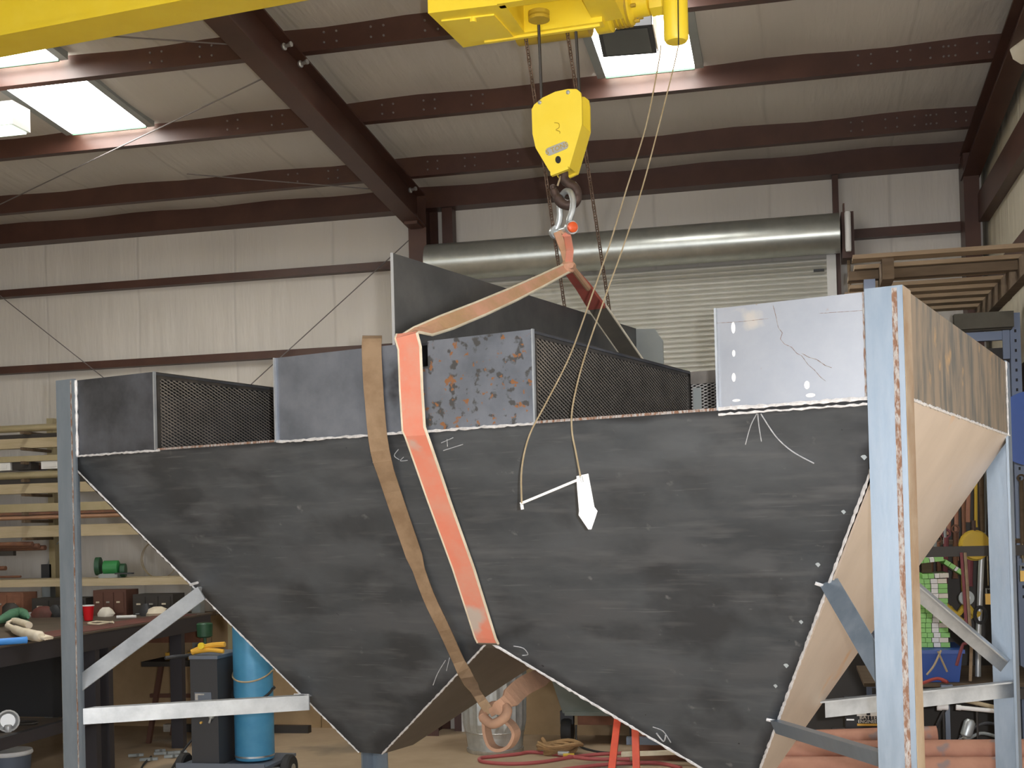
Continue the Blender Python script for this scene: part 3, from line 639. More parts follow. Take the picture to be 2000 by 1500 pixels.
# push button / cable weight cylinder
cyl_c = pD(1321, 82, 4.85)
cw = thing('cable_weight', 'plain yellow cylinder hanging beside the hoist motor', 'cylinder', cyl_c)
part('barrel', MB().lathe([(.040, 0), (.0475, .012), (.0475, .42), (.04, .43)], cyl_c, Z, 24), 'yellow', cw, True)
part('hanger', MB().tube([cyl_c+Z*.42, cyl_c+Z*.55, gp(-.42, 0, ZG)-Z*.012], .012, 8), 'dark_iron', cw, True)
part('wire', MB().tube([cyl_c+Vector((.012, -.050, -.03)), cyl_c+Vector((.016, -.052, .2)), cyl_c+Vector((.03, -.05, .43))], .0025, 5), 'rope_wire', cw)
# load block
BD = 4.98
lb = thing('load_block', 'yellow pointed hook block with a capacity plate hanging on two wire ropes', 'hook block', pD(1095, 340, BD))
ob = [(60, 175), (75, 145), (130, 100), (210, 62), (290, 45), (345, 45), (370, 65), (378, 110), (380, 270), (355, 360), (300, 545), (205, 590), (188, 588), (165, 555), (85, 420), (65, 330)]
en = Vector((math.sin(.16), math.cos(.16), 0)); c0 = pD(1090, 260, BD)
def pb(cx, cy, off=0.0): return onplane(1020+cx*.3067, 160+cy*.3067, c0+en*off, en)
op = [pb(*k) for k in ob]
part('cheek_plate', MB().prism(op, en*.012), 'yellow_worn', lb)
part('cheek_plate', MB().prism([p+en*.10 for p in op], en*.012), 'yellow_worn', lb)
mid = sum(op, Vector())/len(op)
inn = [mid+(p-mid)*.95 for p in op]
part('lower_case', MB().prism([p+en*.013 for p in inn[8:16]], en*.086), 'yellow_worn', lb)
part('back_strip', MB().prism([p+en*.012 for p in (op[8], op[9], op[10], op[10]+(mid-op[10])*.08, op[9]+(mid-op[9])*.08, op[8]+(mid-op[8])*.08)], en*.088), 'yellow_worn', lb)
part('foot_lip', MB().bar(op[10]-en*.006-Z*.004, op[12]-en*.006-Z*.004, .02, .012), 'yellow_worn', lb)
part('sheave', MB().lathe([(.07, 0), (.088, .0), (.074, .02), (.088, .04), (.07, .04)], pb(228, 215, .035), en, 28), 'dark_iron', lb, True)
for cx, cy in ((113, 132), (293, 68)): part('bolt', MB().lathe([(.008, 0), (.008, .006), (.004, .009)], pb(cx, cy, 0), -en, 8), 'galv_light', lb)
lc = [pb(150+math.cos(t)*18*1+(0), 445-0, 0) for t in (0,)]
def capsule(cx0, cy0, cx1, cy1, r, off, ext, n=8):
    a = math.atan2(cy1-cy0, cx1-cx0); pts = []
    for k in range(n+1): t = a+math.pi/2+math.pi*k/n; pts.append(pb(cx0+math.cos(t)*r, cy0+math.sin(t)*r, off))
    for k in range(n+1): t = a-math.pi/2+math.pi*k/n; pts.append(pb(cx1+math.cos(t)*r, cy1+math.sin(t)*r, off))
    return MB().prism(pts, en*ext)
part('capacity_plate', capsule(172, 444, 268, 404, 25, -.003, .003), 'galv', lb, label='grey oval capacity plate')
rt = (pb(268, 404)-pb(172, 444)).normalized()
text_part('5 TONS', .028, pb(220, 424, -.004), rt, Z, 'yellow_dull', lb)
part('stamp', MB().tube(smoothcurve([pb(205, 260, -.001), pb(232, 265, -.001), pb(235, 290, -.001), pb(215, 305, -.001), pb(238, 315, -.001), pb(240, 328, -.001)], 4), .0016, 5), 'yellow_dull', lb)
hole = [pb(228+math.cos(2*math.pi*k/12)*18, 495+math.sin(2*math.pi*k/12)*24, -.0015) for k in range(12)]
part('pin_hole', MB().prism(hole, en*.0016), 'black', lb)
hk = [pb(262, 575, .055), pb(268, 620, .055), pb(300, 650, .055), pb(335, 672, .055), pb(350, 715, .055), pb(335, 765, .055), pb(295, 785, .055), pb(250, 770, .055), pb(220, 730, .055), pb(200, 690, .055), pb(193, 655, .055)]
part('hook', MB().tube(smoothcurve(hk, 5), [.020]*8+[.019]*14+[.021]*18+[.017]*6+[.011]*4+[.006], 10), 'dark_iron', lb, True, label='forged brown hook')
part('latch_wire', MB().tube([pb(245, 600, .04), pb(232, 640, .04), pb(225, 662, .04)], .004, 6), 'cord', lb)
for x0, y0, x1, y1 in ((1052, 45, 1058, 196), (1122, 10, 1133, 200)):
    part('wire_rope', MB().tube([pD(x0, y0, BD+.03), pD(x1, y1, BD+.09)], .006, 6), 'rope_wire', lb)
# shackle
shk = thing('shackle', 'galvanized bow shackle with an orange pin hanging in the hook', 'shackle', pb(285, 980, .055))
sax = (pb(210, 955, .105)-pb(318, 925, .005)).normalized()      # pin axis, running away from the viewer
def sp(cx, cy, k): return pb(cx, cy, .055+k)
bow = [sp(212, 945, .05), sp(232, 900, .05), sp(240, 850, .048), sp(238, 800, .04), sp(250, 730, .022), sp(278, 697, .0), sp(308, 705, -.022), sp(324, 760, -.04), sp(318, 820, -.048), sp(300, 880, -.05), sp(308, 920, -.05)]
part('bow', MB().tube(smoothcurve(bow, 5), .0125, 10), 'galv_light', shk, True)
for k, c in ((.05, (213, 958)), (-.05, (312, 928))): part('eye', MB().lathe([(.016, -.010), (.026, -.010), (.028, 0), (.026, .010), (.016, .010)], sp(*c, k), sax, 18), 'galv_light', shk, True)
part('pin', MB().tube([sp(312, 926, -.052), sp(213, 957, .062)], .0125, 10), 'galv_light', shk, True)
part('pin_head', MB().lathe([(.021, 0), (.021, .012), (.015, .017)], sp(316, 926, -.060), -sax, 14), 'orange_pin', shk, True)

# hand chains
def chain(name, label, p0, p1, pitch=.0235):
    p0 = Vector(p0); p1 = Vector(p1); n = int((p1-p0).length/pitch); d = (p1-p0).normalized()
    t = thing(name, label, 'chain', p1, 'hand chains hanging beside the hook block')
    b = MB(); L_ = pitch*.72; w = .0075
    pts = []
    for k in range(12):
        a = 2*math.pi*k/12; pts.append(Vector((math.cos(a)*w, 0, math.sin(a)*w+(L_-w*.6 if math.sin(a) > .01 else (-(L_-w*.6) if math.sin(a) < -.01 else 0)))))
    b.tube(pts, .0027, 5, closed=True); me = b.mesh('chain_link', (0, 0, 0), True)
    for k in range(n):
        o = link('chain_link', me, 'chain_rust', t, p0+d*(k+.5)*pitch-p1)
        o.rotation_euler = (d.to_track_quat('Z', 'Y') @ Matrix.Rotation(k*math.pi/2+.5, 3, 'Z').to_quaternion()).to_euler()
chain('hand_chain', 'rusty link chain hanging down to the dark baffle plate', pD(1026, 66, 5.18), pD(1110, 650, 5.78))
chain('hand_chain', 'rusty link chain hanging down past the red part of the sling', pD(1107, 55, 5.18), pD(1197, 650, 5.85))

# ------------------------------------------------------------------ slings
AP = pD(1110, 522, 5.0)
sg = thing('lifting_sling', 'orange webbing sling with cream edges wrapped round the hopper', 'sling', AP)
def strap(name, pts, wd, w, t, material, edges=True, parent=None, label=None):
    parent = parent or sg
    o = part(name, MB().ribbon(pts, wd, w, t), material, parent, label=label)
    if edges:
        P = [Vector(p) for p in pts]
        for s in (-1, 1):
            e = []
            for i, p in enumerate(P):
                tg = (P[min(i+1, len(P)-1)]-P[max(i-1, 0)]).normalized(); d = Vector(wd[i] if isinstance(wd, list) else wd); d = (d-tg*d.dot(tg)).normalized()
                ww = w[i] if isinstance(w, list) else w; e.append(p+d*(s*ww/2))
            part('stitched_edge', MB().tube(e, t*.85, 6), 'sling_edge', o, True)
    return o
topF = pv(800, 657, -.012)
ft = [topF-V*.012+Z*.008, topF-V*.02, pv(800, 680, -.022), pv(803, 760, -.018), pv(808, 838, -.018), pv(813, 850, -.018), ps(827, 890, .014), ps(858, 980, .010), ps(905, 1110, .010), ps(948, 1246, .012), ps(953, 1256, .008)]
d0 = (topF-AP).normalized(); wv = d0.cross(CF).normalized(); wv = wv if wv.z > 0 else -wv
if (wv-U).length > (-wv-U).length: pass
wU = U if U.dot(wv) > 0 else -U
strap('upper_leg', [AP+(topF-AP)*t-Z*.012*math.sin(math.pi*t) for t in (0, .2, .4, .6, .8, .93)]+[topF+V*.015+Z*.010], [wv, wv, wv, wv*.9+wU*.1, wv*.75+wU*.3, wv*.45+wU*.7, wU], [.036, .044, .05, .056, .064, .076, .086], .006, 'sling_tan', label='orange leg with shade in its tan rising to the shackle')  # orange webbing, its shaded side put into the tan colour
strap('front_leg', [topF+V*.013+Z*.009]+ft, wU, .086, .006, 'sling_orange', label='bright orange leg running down the front')
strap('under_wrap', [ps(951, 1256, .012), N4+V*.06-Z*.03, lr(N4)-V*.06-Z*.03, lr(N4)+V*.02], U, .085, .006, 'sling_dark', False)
rearT = hp(1.575, HD+.01, .01); mr_ = pD(1166, 600, 5.45)
strap('rear_leg', [mr_, rearT, rearT+V*.02-Z*.3], U, .09, .006, 'sling_dark', label='dirty rear leg with shade put into its dark colour')
strap('rear_sleeve', [AP-Z*.005, AP+(mr_-AP)*.5+Vector((.0, 0, .006)), mr_+Z*.0], [CR]*3, [.045, .062, .075], .018, 'sling_red', False, label='faded red wear sleeve')
part('sleeve_fold', MB().tube([AP+Vector((.015, -.03, .0)), AP+(mr_-AP)*.55+Vector((.02, -.03, 0))], .012, 8), 'sling_tan', sg, True)
eye = sp(268, 942, 0)
strap('eye_loop', [AP+Z*.0, pD(1102, 490, 4.99), eye-Z*.016+CR*-.028, eye-Z*.012+sax*.0], [CR]*4, .030, .010, 'sling_tan', False)
strap('eye_loop', [AP+Z*.0, pD(1113, 490, 4.95), eye+CR*.012-Z*.03, eye-Z*.014], [CR]*4, .030, .010, 'sling_orange', False)
part('choke_knot', MB().lathe([(.018, -.022), (.03, -.01), (.032, .008), (.02, .024)], AP, Z, 12), 'sling_tan', sg, True)
# brown sling
bs = thing('brown_sling', 'old brown webbing strap draped over the centre box and knotted underneath', 'sling', pv(968, 1470, .35))
KN = pv(958, 1392, .42)
bp_ = [pv(727, 668, .10)+Z*.01, pv(727, 664, -.008)+Z*.01, pv(726, 690, -.02), pv(731, 780, -.024), pv(742, 880, -.012), ps(766, 960, .02), ps(800, 1060, .022), ps(835, 1160, .03), ps(868, 1230, .05), ps(905, 1310, .03), pv(935, 1360, .42), KN]
strap('hanging_leg', smoothcurve(bp_, 4), CR, [.066]*12+[.064]*6+[.060]*8+[.045]*6+[.045]*4+[.050]*3+[.034]*6, .006, 'sling_brown', False, bs)
strap('tail', smoothcurve([KN, pv(985, 1375, .42), pv(1020, 1342, .56), pv(1062, 1320, .80), pv(1095, 1296, 1.0)], 5), [(Z*.8+U*.5).normalized()]*21, [.03]*3+[.05]*4+[.072]*8+[.06]*6, .01, 'sling_brown2', False, bs)
part('knot', MB().tube(smoothcurve([pv(944, 1402, .40), pv(962, 1414, .385), pv(985, 1402, .39), pv(990, 1384, .42), pv(968, 1378, .45), pv(948, 1388, .44), pv(944, 1402, .40)], 5), .018, 9), 'sling_brown2', bs, True)
strap('loop', smoothcurve([pv(950, 1405, .42), pv(951, 1430, .42), pv(960, 1456, .42), pv(978, 1464, .42), pv(998, 1456, .42), pv(1008, 1434, .42), pv(1000, 1416, .43), pv(985, 1404, .43)], 4), V, .045, .012, 'sling_brown2', False, bs)

# pull handle
pwp = pD(1020, 985, 3.72)
ph = thing('pull_handle', 'white steel pull handle with an arrow plate hanging from two cords', 'pull handle', pD(1150, 1035, 3.7))
part('rod', MB().tube([pD(1016, 984, 3.72), pD(1136, 934, 3.70)], .0042, 10), 'white_paint', ph, True)
ar = [(1126, 930), (1149, 925), (1161, 990), (1167, 998), (1164, 1008), (1155, 1034), (1149, 1034), (1130, 1006), (1131, 998), (1127, 950)]
part('arrow_plate', MB().prism([pD(x, y, 3.70) for x, y in ar], CF*.005), 'white_paint', ph, label='white arrow shaped plate')
part('cord_end', MB().tube([pD(1019, 986, 3.715), pD(1020.5, 995, 3.715)], .005, 8), 'white_plastic', ph, True)
part('cord_end', MB().tube([pD(1135, 930, 3.695), pD(1138, 942, 3.695)], .0042, 8), 'galv', ph, True)
def cordpx(px, d0, d1):
    n = len(px); y0, y1 = px[0][1], px[-1][1]
    return smoothcurve([pD(x, y, d0+(d1-d0)*(y-y0)/(y1-y0)) for x, y in px], 5)
part('cord', MB().tube(cordpx([(1291, 88), (1286, 125), (1262, 245), (1225, 365), (1190, 480), (1155, 580), (1113, 695), (1065, 790), (1034, 850), (1019, 915), (1019, 983)], 4.85, 3.715), .0028, 6), 'cord', ph, True)
part('cord', MB().tube(cordpx([(1326, 84), (1316, 130), (1287, 245), (1255, 365), (1218, 480), (1182, 580), (1141, 700), (1119, 790), (1117, 840), (1124, 880), (1134, 932)], 4.85, 3.695), .0028, 6), 'cord', ph, True)

# ------------------------------------------------------------------ lights under the roof
fx = thing('strip_light', 'white fluorescent strip light with a lit lower face', 'light fixture', (-5.4, 7.0, 4.12))
e0 = pY(34, 250, 7.0)
part('housing', MB().box((e0.x-1.2, 6.95, e0.z+.012), (e0.x, 7.14, e0.z+.16)), 'white_plastic', fx); part('tube', MB().box((e0.x-1.18, 6.965, e0.z), (e0.x-.02, 7.125, e0.z+.012)), 'tube_glow', fx)
part('hanger', MB().tube([(e0.x-.3, 7.04, e0.z+.16), (e0.x-.3, 7.04, zins(7.04))], .006, 6).tube([(e0.x-1, 7.04, e0.z+.16), (e0.x-1, 7.04, zins(7.04))], .006, 6), 'galv', fx)
lf = thing('flood_light', 'dark square floodlight box hanging in front of the bright roof panel', 'light fixture', pZ(1225, 80, 4.42))
fq = [pZ(x, y, 4.42) for x, y in ((1166, 57), (1272, 48), (1283, 104), (1178, 112))]
part('housing', MB().prism(fq, Z*.16), 'charcoal', lf)
cc = sum(fq, Vector())/4; part('lens', MB().prism([cc+(p-cc)*.84-Z*.004 for p in fq], Z*.004), 'glass_dark', lf)
part('hanger', MB().tube([cc+Z*.16, Vector((cc.x, cc.y, zins(cc.y)))], .012, 6), 'galv', lf)
part('side_panel', MB().prism([fq[1]+Vector((.004, 0, 0)), fq[2]+Vector((.004, 0, 0)), fq[2]+Vector((.004, 0, .15)), fq[1]+Vector((.004, 0, .15))], (.006, 0, 0)), 'cream', lf)

# ------------------------------------------------------------------ left: bench, rack, clutter
ZT = 1.03; XE = -4.72
wbn = thing('welding_bench', 'dark steel workbench littered with tools, an added black panel filling the dark void below', 'workbench', (-5.2, 8.3, 0))
part('top', MB().box((-6.9, 6.3, ZT-.012), (XE, 9.62, ZT)), 'bench_steel', wbn)
part('apron', MB().box((-6.88, 6.32, ZT-.13), (XE-.01, 9.60, ZT-.012)), 'leg_dark', wbn)
for y in (6.5, 7.85, 8.02, 9.1):
    part('leg', MB().box((XE-.12, y, 0), (XE-.02, y+.06, ZT-.13)), 'leg_dark', wbn)
for y in (6.5, 9.1): part('leg', MB().box((-6.85, y, 0), (-6.78, y+.07, ZT-.13)), 'leg_dark', wbn)
part('void_panel', MB().box((-5.9, 7.62, .47), (XE-.14, 7.66, ZT-.13)), 'black', wbn)  # added black sheet standing in for the dark void under the bench
part('lower_shelf', MB().box((-6.05, 6.32, .44), (XE-.05, 7.6, .47)), 'bench_steel', wbn); part('shelf_edge', MB().box((XE-.05, 6.32, .40), (XE, 7.84, .475)), 'leg_dark', wbn)
part('vise_plate', MB().box((XE-.34, 7.3, ZT), (XE-.03, 9.4, ZT+.004)), 'bench_red', wbn, label='rusty red plate')
def onbench(x, y, z=ZT): return pZ(x, y, z)
c = onbench(173, 1213); c.z = ZT+.004
cup = thing('drinking_cup', 'red plastic party cup on the steel workbench', 'cup', c)
part('cup_body', MB().lathe([(.030, 0), (.034, .01), (.043, .108), (.0445, .112)], c, Z, 24), 'red', cup, True); part('rim', MB().lathe([(.0455, .112), (.047, .116), (.0455, .121), (.040, .121), (.040, .112)], c, Z, 24), 'white_plastic', cup, True)
c = onbench(245, 1200); sb = thing('spray_can', 'slim red and silver spray can behind the party cup', 'spray can', c)
part('can', MB().lathe([(.024, 0), (.026, .005), (.026, .14), (.012, .155)], c, Z, 14), 'red', sb, True); part('label_band', MB().lathe([(.0265, .03), (.0265, .13)], c, Z, 14), 'steel_light', sb, True); part('cap', MB().lathe([(.014, .155), (.02, .16), (.02, .185), (.012, .19)], c, Z, 12), 'grey_paint', sb, True)
c = onbench(166, 1190); wbt = thing('white_bottle', 'squat white bottle standing behind the red cup', 'bottle', c)
part('bottle', MB().lathe([(.035, 0), (.04, .02), (.038, .07), (.018, .10)], c, Z, 14), 'cream', wbt, True); part('cap', MB().lathe([(.022, .10), (.024, .11), (.024, .145), (.014, .15)], c, Z, 12), 'white_plastic', wbt, True)
def blob(name, pts, rad, material, label, cat, sq=1):
    return solo(name, MB().tube(smoothcurve(pts, 5), rad, 12), material, label, cat, smooth=True)
z0 = ZT+.04
P = [pZ(x, y, z0) for x, y in ((15, 1222), (35, 1232), (60, 1240), (80, 1243))]
gl = thing('work_glove', 'cream leather work glove lying on the bench corner', 'glove', P[2])
part('palm', MB().tube(smoothcurve(P, 5), [.02]*4+[.03]*4+[.036]*4+[.034]*3+[.02], 12), 'cream', gl, True); part('cuff', MB().tube(smoothcurve([P[0]+Z*.02, P[0]+Vector((.02, .06, .03)), P[1]+Vector((.03, .08, .03))], 4), [.012]*3+[.022]*3+[.024]*3, 10), 'cream', gl, True)
for k in range(4): part('finger', MB().tube([P[2]+Vector((.02, -.03+k*.022, 0)), P[3]+Vector((.05, -.03+k*.024, -.012))], [.014, .010], 8), 'cream', gl, True)
part('thumb', MB().tube([P[1], P[1]+Vector((.05, -.06, -.01))], [.014, .009], 8), 'cream', gl, True)
P = [pZ(x, y, ZT+.05) for x, y in ((-5, 1213), (20, 1203), (40, 1198), (55, 1206))]
rg = thing('green_rag', 'crumpled green rag on the bench behind the cream glove', 'rag', P[1]-Z*.05)
part('cloth', MB().tube(smoothcurve(P, 5), [.02, .03, .03, .035, .04, .045, .05, .05, .05, .05, .048, .046, .04, .03, .02, .01], 9), 'green_cloth', rg, True)
part('fold', MB().tube(smoothcurve([P[0]-Z*.02, P[1]+Vector((.03, -.05, -.025)), P[3]+Vector((.02, -.03, -.03))], 5), [.012]*3+[.02]*5+[.01]*3, 8), 'green_cloth', rg, True)
solo('green_box', MB().box((-5.3, 7.05, ZT), (-5.02, 7.18, ZT+.045)), 'green', 'small bright green box at the bench edge beside the glove', 'box')
a = pZ(-30, 1256, ZT+.022); c = pZ(50, 1250, ZT+.022)
bt = thing('blue_tube', 'bright blue plastic tube lying along the bench edge', 'tube', (a+c)/2-Z*.02)
part('tube_wall', MB().tube([a, c], .021, 16), 'blue', bt, True); part('end_cap', MB().tube([c, c+(c-a).normalized()*.006], .0225, 16), 'blue', bt, True)
solo('paint_marker', MB().tube([pZ(228, 1205, ZT+.02), pZ(266, 1204, ZT+.02)], [.012, .012], 10), 'white_plastic', 'white marker stick lying beside the red and silver can', 'marker', smooth=True)
def lump(name, px, w, h, material, label, cat, z=ZT, d=.09):
    c = pZ(px[0], px[1], z); b = MB(); n = 9
    if c.y > 9.35 or c.x < -6.7: c = pY(px[0], px[1], 9.3); c.z = z
    pr_ = [(w*.5, 0), (w*.56, h*.3), (w*.42, h*.75), (w*.2, h)]
    b.lathe(pr_, c, Z, n); rnd = random.Random(px[0])
    b.v = [Vector((c.x+(v.x-c.x)*(1+rnd.uniform(-.2, .2)), c.y+(v.y-c.y)*rnd.uniform(.5, .8), v.z)) for v in b.v]
    return solo(name, b, material, label, cat, smooth=True)
lump('paper_towel', (207, 1190), .13, .075, 'paper', 'crumpled paper towel on the bench between cup and can', 'paper towel')
lump('shop_rag', (308, 1190), .18, .075, 'cream', 'cream shop rag heaped under the diagonal brace', 'rag')
solo('pliers', MB().tube(smoothcurve([pZ(172, 1217, ZT+.012), pZ(190, 1214, ZT+.012), pZ(222, 1216, ZT+.012)], 4), .007, 8).tube(smoothcurve([pZ(172, 1218, ZT+.012), pZ(195, 1219, ZT+.012), pZ(220, 1214, ZT+.012)], 4), .007, 8), 'sling_edge', 'brassy pliers lying in front of the red cup', 'pliers', smooth=True)
for i, (x, y, w, h, mt, lab) in enumerate([(20, 1185, .16, .12, 'bar_dark', 'black tool lump at the far bench side behind the green rag'), (85, 1190, .2, .09, 'bench_red', 'rusty casting on the bench behind the left leg'), (108, 1178, .12, .1, 'charcoal', 'dark grey power tool by the hopper leg on the bench'), (285, 1188, .1, .1, 'charcoal', 'black fitting behind the cream shop rag'), (340, 1186, .14, .07, 'bar_dark', 'dark cast fitting near the end of the bench'), (60, 1205, .08, .04, 'steel_light', 'small shiny nut beside the green rag')]):
    lump('tool_lump', (x, y), w, h, mt, lab, 'tool')
a, c = pZ(265, 1199, ZT+.012), pZ(345, 1194, ZT+.012); solo('steel_ruler', MB().bar(a, c, .03, .006), 'steel_light', 'short bright steel strip on the bench by the brace', 'steel strip')
for i, (x, w_, h_, mt, lab) in enumerate([(-6.75, .42, .20, 'rust_dark', 'rusty brown drawer box standing on the far end of the bench behind the green rag'), (-6.25, .5, .15, 'bar_dark', 'low black tool tray box standing on the bench far end'), (-5.68, .30, .21, 'leg_brown', 'brown parts box standing on the bench behind the red cup'), (-5.32, .36, .17, 'bar_dark', 'black parts box standing on the bench behind the spray can')]):
    t = thing('parts_box', lab, 'parts box', (x+w_/2, 9.5, ZT)); part('carcass', MB().box((x, 9.40, ZT), (x+w_, 9.60, ZT+h_)), mt, t)
    for k in range(3): part('drawer', MB().box((x+.012+k*(w_-.02)/3, 9.392, ZT+.02), (x+(k+1)*(w_-.02)/3, 9.40, ZT+h_-.02)), mt, t); part('pull', MB().box((x+(k+.35)*(w_-.02)/3, 9.384, ZT+h_*.5), (x+(k+.65)*(w_-.02)/3, 9.392, ZT+h_*.5+.012)), 'galv' if k == 1 else 'sling_edge', t)
# bench behind, along the back wall
bb = thing('plank_bench', 'long plank shelf bench along the back wall carrying the green grinder', 'bench', (-6.3, 9.75, 0))
part('plank', MB().box((-8.5, 9.55, 1.27), (-4.85, 9.95, 1.33)), 'wood_tan', bb); part('front_board', MB().box((-8.5, 9.66, .78), (-4.85, 9.70, .985)), 'rust_dark', bb)
part('lower_shelf', MB().box((-8.5, 9.64, .985), (-4.85, 9.95, 1.02)), 'wood_dark', bb)
for x in (-8.3, -6.35, -4.95): part('leg', MB().box((x, 9.7, 0), (x+.08, 9.78, 1.27)), 'grey_paint', bb)
solo('plastic_tray', MB().box((-6.25, 9.66, 1.02), (-5.9, 9.9, 1.14)).box((-6.27, 9.65, 1.12), (-5.88, 9.91, 1.15)), 'bar_dark', 'black curved tray under the plank shelf', 'tray')
solo('red_can', MB().lathe([(.05, 0), (.05, .09), (.045, .1)], (-6.56, 9.75, 1.02+.0), Z, 12), 'rust_dark', 'small reddish can under the plank shelf', 'can', smooth=True)
for x, lab in ((-5.55, 'grey pipe fitting standing under the plank shelf near the slope'), (-5.35, 'dark bolt bin under the plank shelf near the slope'), (-7.0, 'dark bolt bin under the plank shelf at its far end')):
    solo('bolt_bin', MB().hexa([(x-.07, 9.68, 1.02), (x+.07, 9.68, 1.02), (x+.07, 9.9, 1.02), (x-.07, 9.9, 1.02)], [(x-.09, 9.66, 1.12), (x+.09, 9.66, 1.12), (x+.09, 9.92, 1.12), (x-.09, 9.92, 1.12)]), 'charcoal', lab, 'bin')
solo('white_bar', MB().bar((-5.55, 9.76, 1.14), (-5.05, 9.76, 1.14), .05, .035), 'paper', 'pale bar lying level under the plank shelf', 'bar')
# green bench grinder
c = pY(214, 1128, 9.75); c.z = 1.33
bg = thing('bench_grinder', 'old green bench grinder on the plank shelf', 'grinder', c)
part('base', MB().box((c.x-.07, 9.69, 1.33), (c.x+.11, 9.82, 1.365)), 'grey_paint', bg)
part('motor', MB().lathe([(.04, -.07), (.062, -.06), (.062, .06), (.04, .07)], c+Vector((.02, 0, .085)), (1, .25, 0), 16), 'green', bg, True)
part('wheel_guard', MB().lathe([(.03, -.02), (.078, -.02), (.078, .02), (.03, .02)], c+Vector((-.085, -.03, .10)), (1, .3, 0), 18), 'green_dark', bg, True)
part('wheel_guard', MB().lathe([(.03, -.02), (.058, -.02), (.058, .02), (.03, .02)], c+Vector((.12, .02, .06)), (1, .3, 0), 16), 'green_dark', bg, True)
part('tool_rest', MB().box((c.x+.1, 9.66, 1.36), (c.x+.26, 9.7, 1.372)), 'charcoal', bg)
# coil of wire
cc = pY(312, 1092, 10.0); b = MB()
for k in range(2): b.tube([cc+Vector((math.cos(t)*(.165+k*.008), -.01*k, math.sin(t)*.165)) for t in [2*math.pi*j/40 for j in range(40)]], .0035, 5, closed=True)
solo('wire_coil', b, 'cord', 'thin yellowish wire coil hung on the back wall', 'coil')
c = pY(94, 1115, 10.05); sk = thing('switch_box', 'small dark electrical box with a cable on the back wall', 'switch box', c)
part('box', MB().box((c.x-.05, 10.02, c.z-.06), (c.x+.05, 10.16, c.z+.06)), 'charcoal', sk); part('cable', MB().tube(smoothcurve([c+Z*.06, c+Vector((.06, 0, .2)), c+Vector((.22, 0, .36))], 4), .005, 6), 'grey_paint', sk, True); part('cable', MB().tube([c-Vector((.04, 0, .04)), c+Vector((-.12, 0, -.12))], .004, 5), 'grey_paint', sk)
# bar rack on the wall
rk = thing('bar_rack', 'cantilever bar rack on the back wall full of stock', 'rack', (-6.6, 10, 0))
for x in (-8.2, -6.45, -4.75):
    part('upright', MB().box((x-.03, 10.02, 0), (x+.03, 10.09, 2.75)), 'bar_tan', rk)
ARMZ = []
GRP = 'stock lying on the wall rack'
def stock(y0, y1, Y, material, label, x1=-4.3, rnd=False, slope=0):
    zt = pY(0, y0, Y).z; zb_ = pY(0, y1, Y).z; ARMZ.append(zb_)
    if rnd: b = MB().tube([(-8.8, Y, (zt+zb_)/2), (x1, Y, (zt+zb_)/2+slope)], (zt-zb_)/2, 14)
    else: b = MB().box((-8.8, Y-.03, zb_), (x1, Y+.05, zt))
    return solo('stock_bar', b, material, label, 'bar', GRP, smooth=rnd)
stock(832, 846, 9.72, 'bar_tan', 'topmost tan pipe on the wall rack', rnd=True); stock(859, 878, 9.75, 'wood_tan', 'square tan beam just under the topmost pipe on the rack')
stock(893, 904, 9.70, 'bar_tan', 'thin tan strip above the white and black offcuts on the rack'); stock(923, 938, 9.70, 'bar_tan', 'tan tube directly below the white and black offcuts', rnd=True)
stock(947, 966, 9.72, 'wood_tan', 'thick tan beam in the middle of the rack'); stock(986, 1002, 9.72, 'bar_tan', 'yellowish tan channel lying just above the copper pipe'); stock(1008, 1017, 9.68, 'bar_copper', 'shiny copper coloured pipe on the wall rack', -5.55, True); stock(1029, 1051, 9.74, 'wood_tan', 'lowest tan beam on the wall rack')
N_ARM = len(ARMZ)
stock(938, 946.5, 9.72, 'bar_dark', 'black strip added for the dark gap above the thick tan beam'); stock(1002.5, 1007.5, 9.69, 'bar_rust', 'thin brown bar lying just over the copper pipe'); stock(851, 858.5, 9.75, 'bar_dark', 'dark flat lying at the back between the top pipe and the square beam', -5.9)  # the black bar stands in for shade in a gap between stock
for k in range(3):
    z = pY(0, 1064+k*4, 9.7).z; solo('rusty_tube', MB().tube([(-8.6, 9.68+k*.05, z), (-6.42+k*.03, 9.68+k*.05, z)], .022, 12), 'bar_rust', 'rusty red tube in the bundle under the lowest tan beam', 'tube', 'bundle of rusty tubes', True)
solo('black_flat', MB().box((-8.6, 9.7, pY(0, 1086, 9.7).z), (-6.62, 9.74, pY(0, 1077, 9.7).z)), 'bar_dark', 'short dark flat bar under the rusty tubes', 'bar')
solo('rusty_rod', MB().tube([(-8.6, 9.7, pY(0, 1127, 9.7).z), (-6.55, 9.7, pY(0, 1127, 9.7).z)], .010, 8), 'bar_rust', 'thin rusty rod just above the plank shelf', 'rod', smooth=True)
solo('rusty_stub', MB().tube([(-8.6, 9.72, pY(0, 1110, 9.7).z), (-6.71, 9.72, pY(0, 1110, 9.7).z)], .02, 10), 'bar_rust', 'rusty pipe stub ending near the bench corner', 'pipe', smooth=True)
zc = pY(0, 921, 9.75).z
for i, (x0, x1, mt, lab) in enumerate([(-6.9, -6.62, 'white_plastic', 'first white offcut on the rack'), (-6.6, -6.42, 'bar_dark', 'black offcut with a bright end on the rack'), (-6.32, -6.14, 'white_plastic', 'white offcut beside the hopper leg on the rack'), (-6.12, -5.6, 'bar_dark', 'long black offcut on the rack behind the hopper leg')]):
    solo('offcut', MB().box((x0, 9.68, zc+.003), (x1, 9.8, zc+.07)).box((x0+.02, 9.675, zc+.02), (x1-.03, 9.69, zc+.05)), mt, lab, 'offcut')
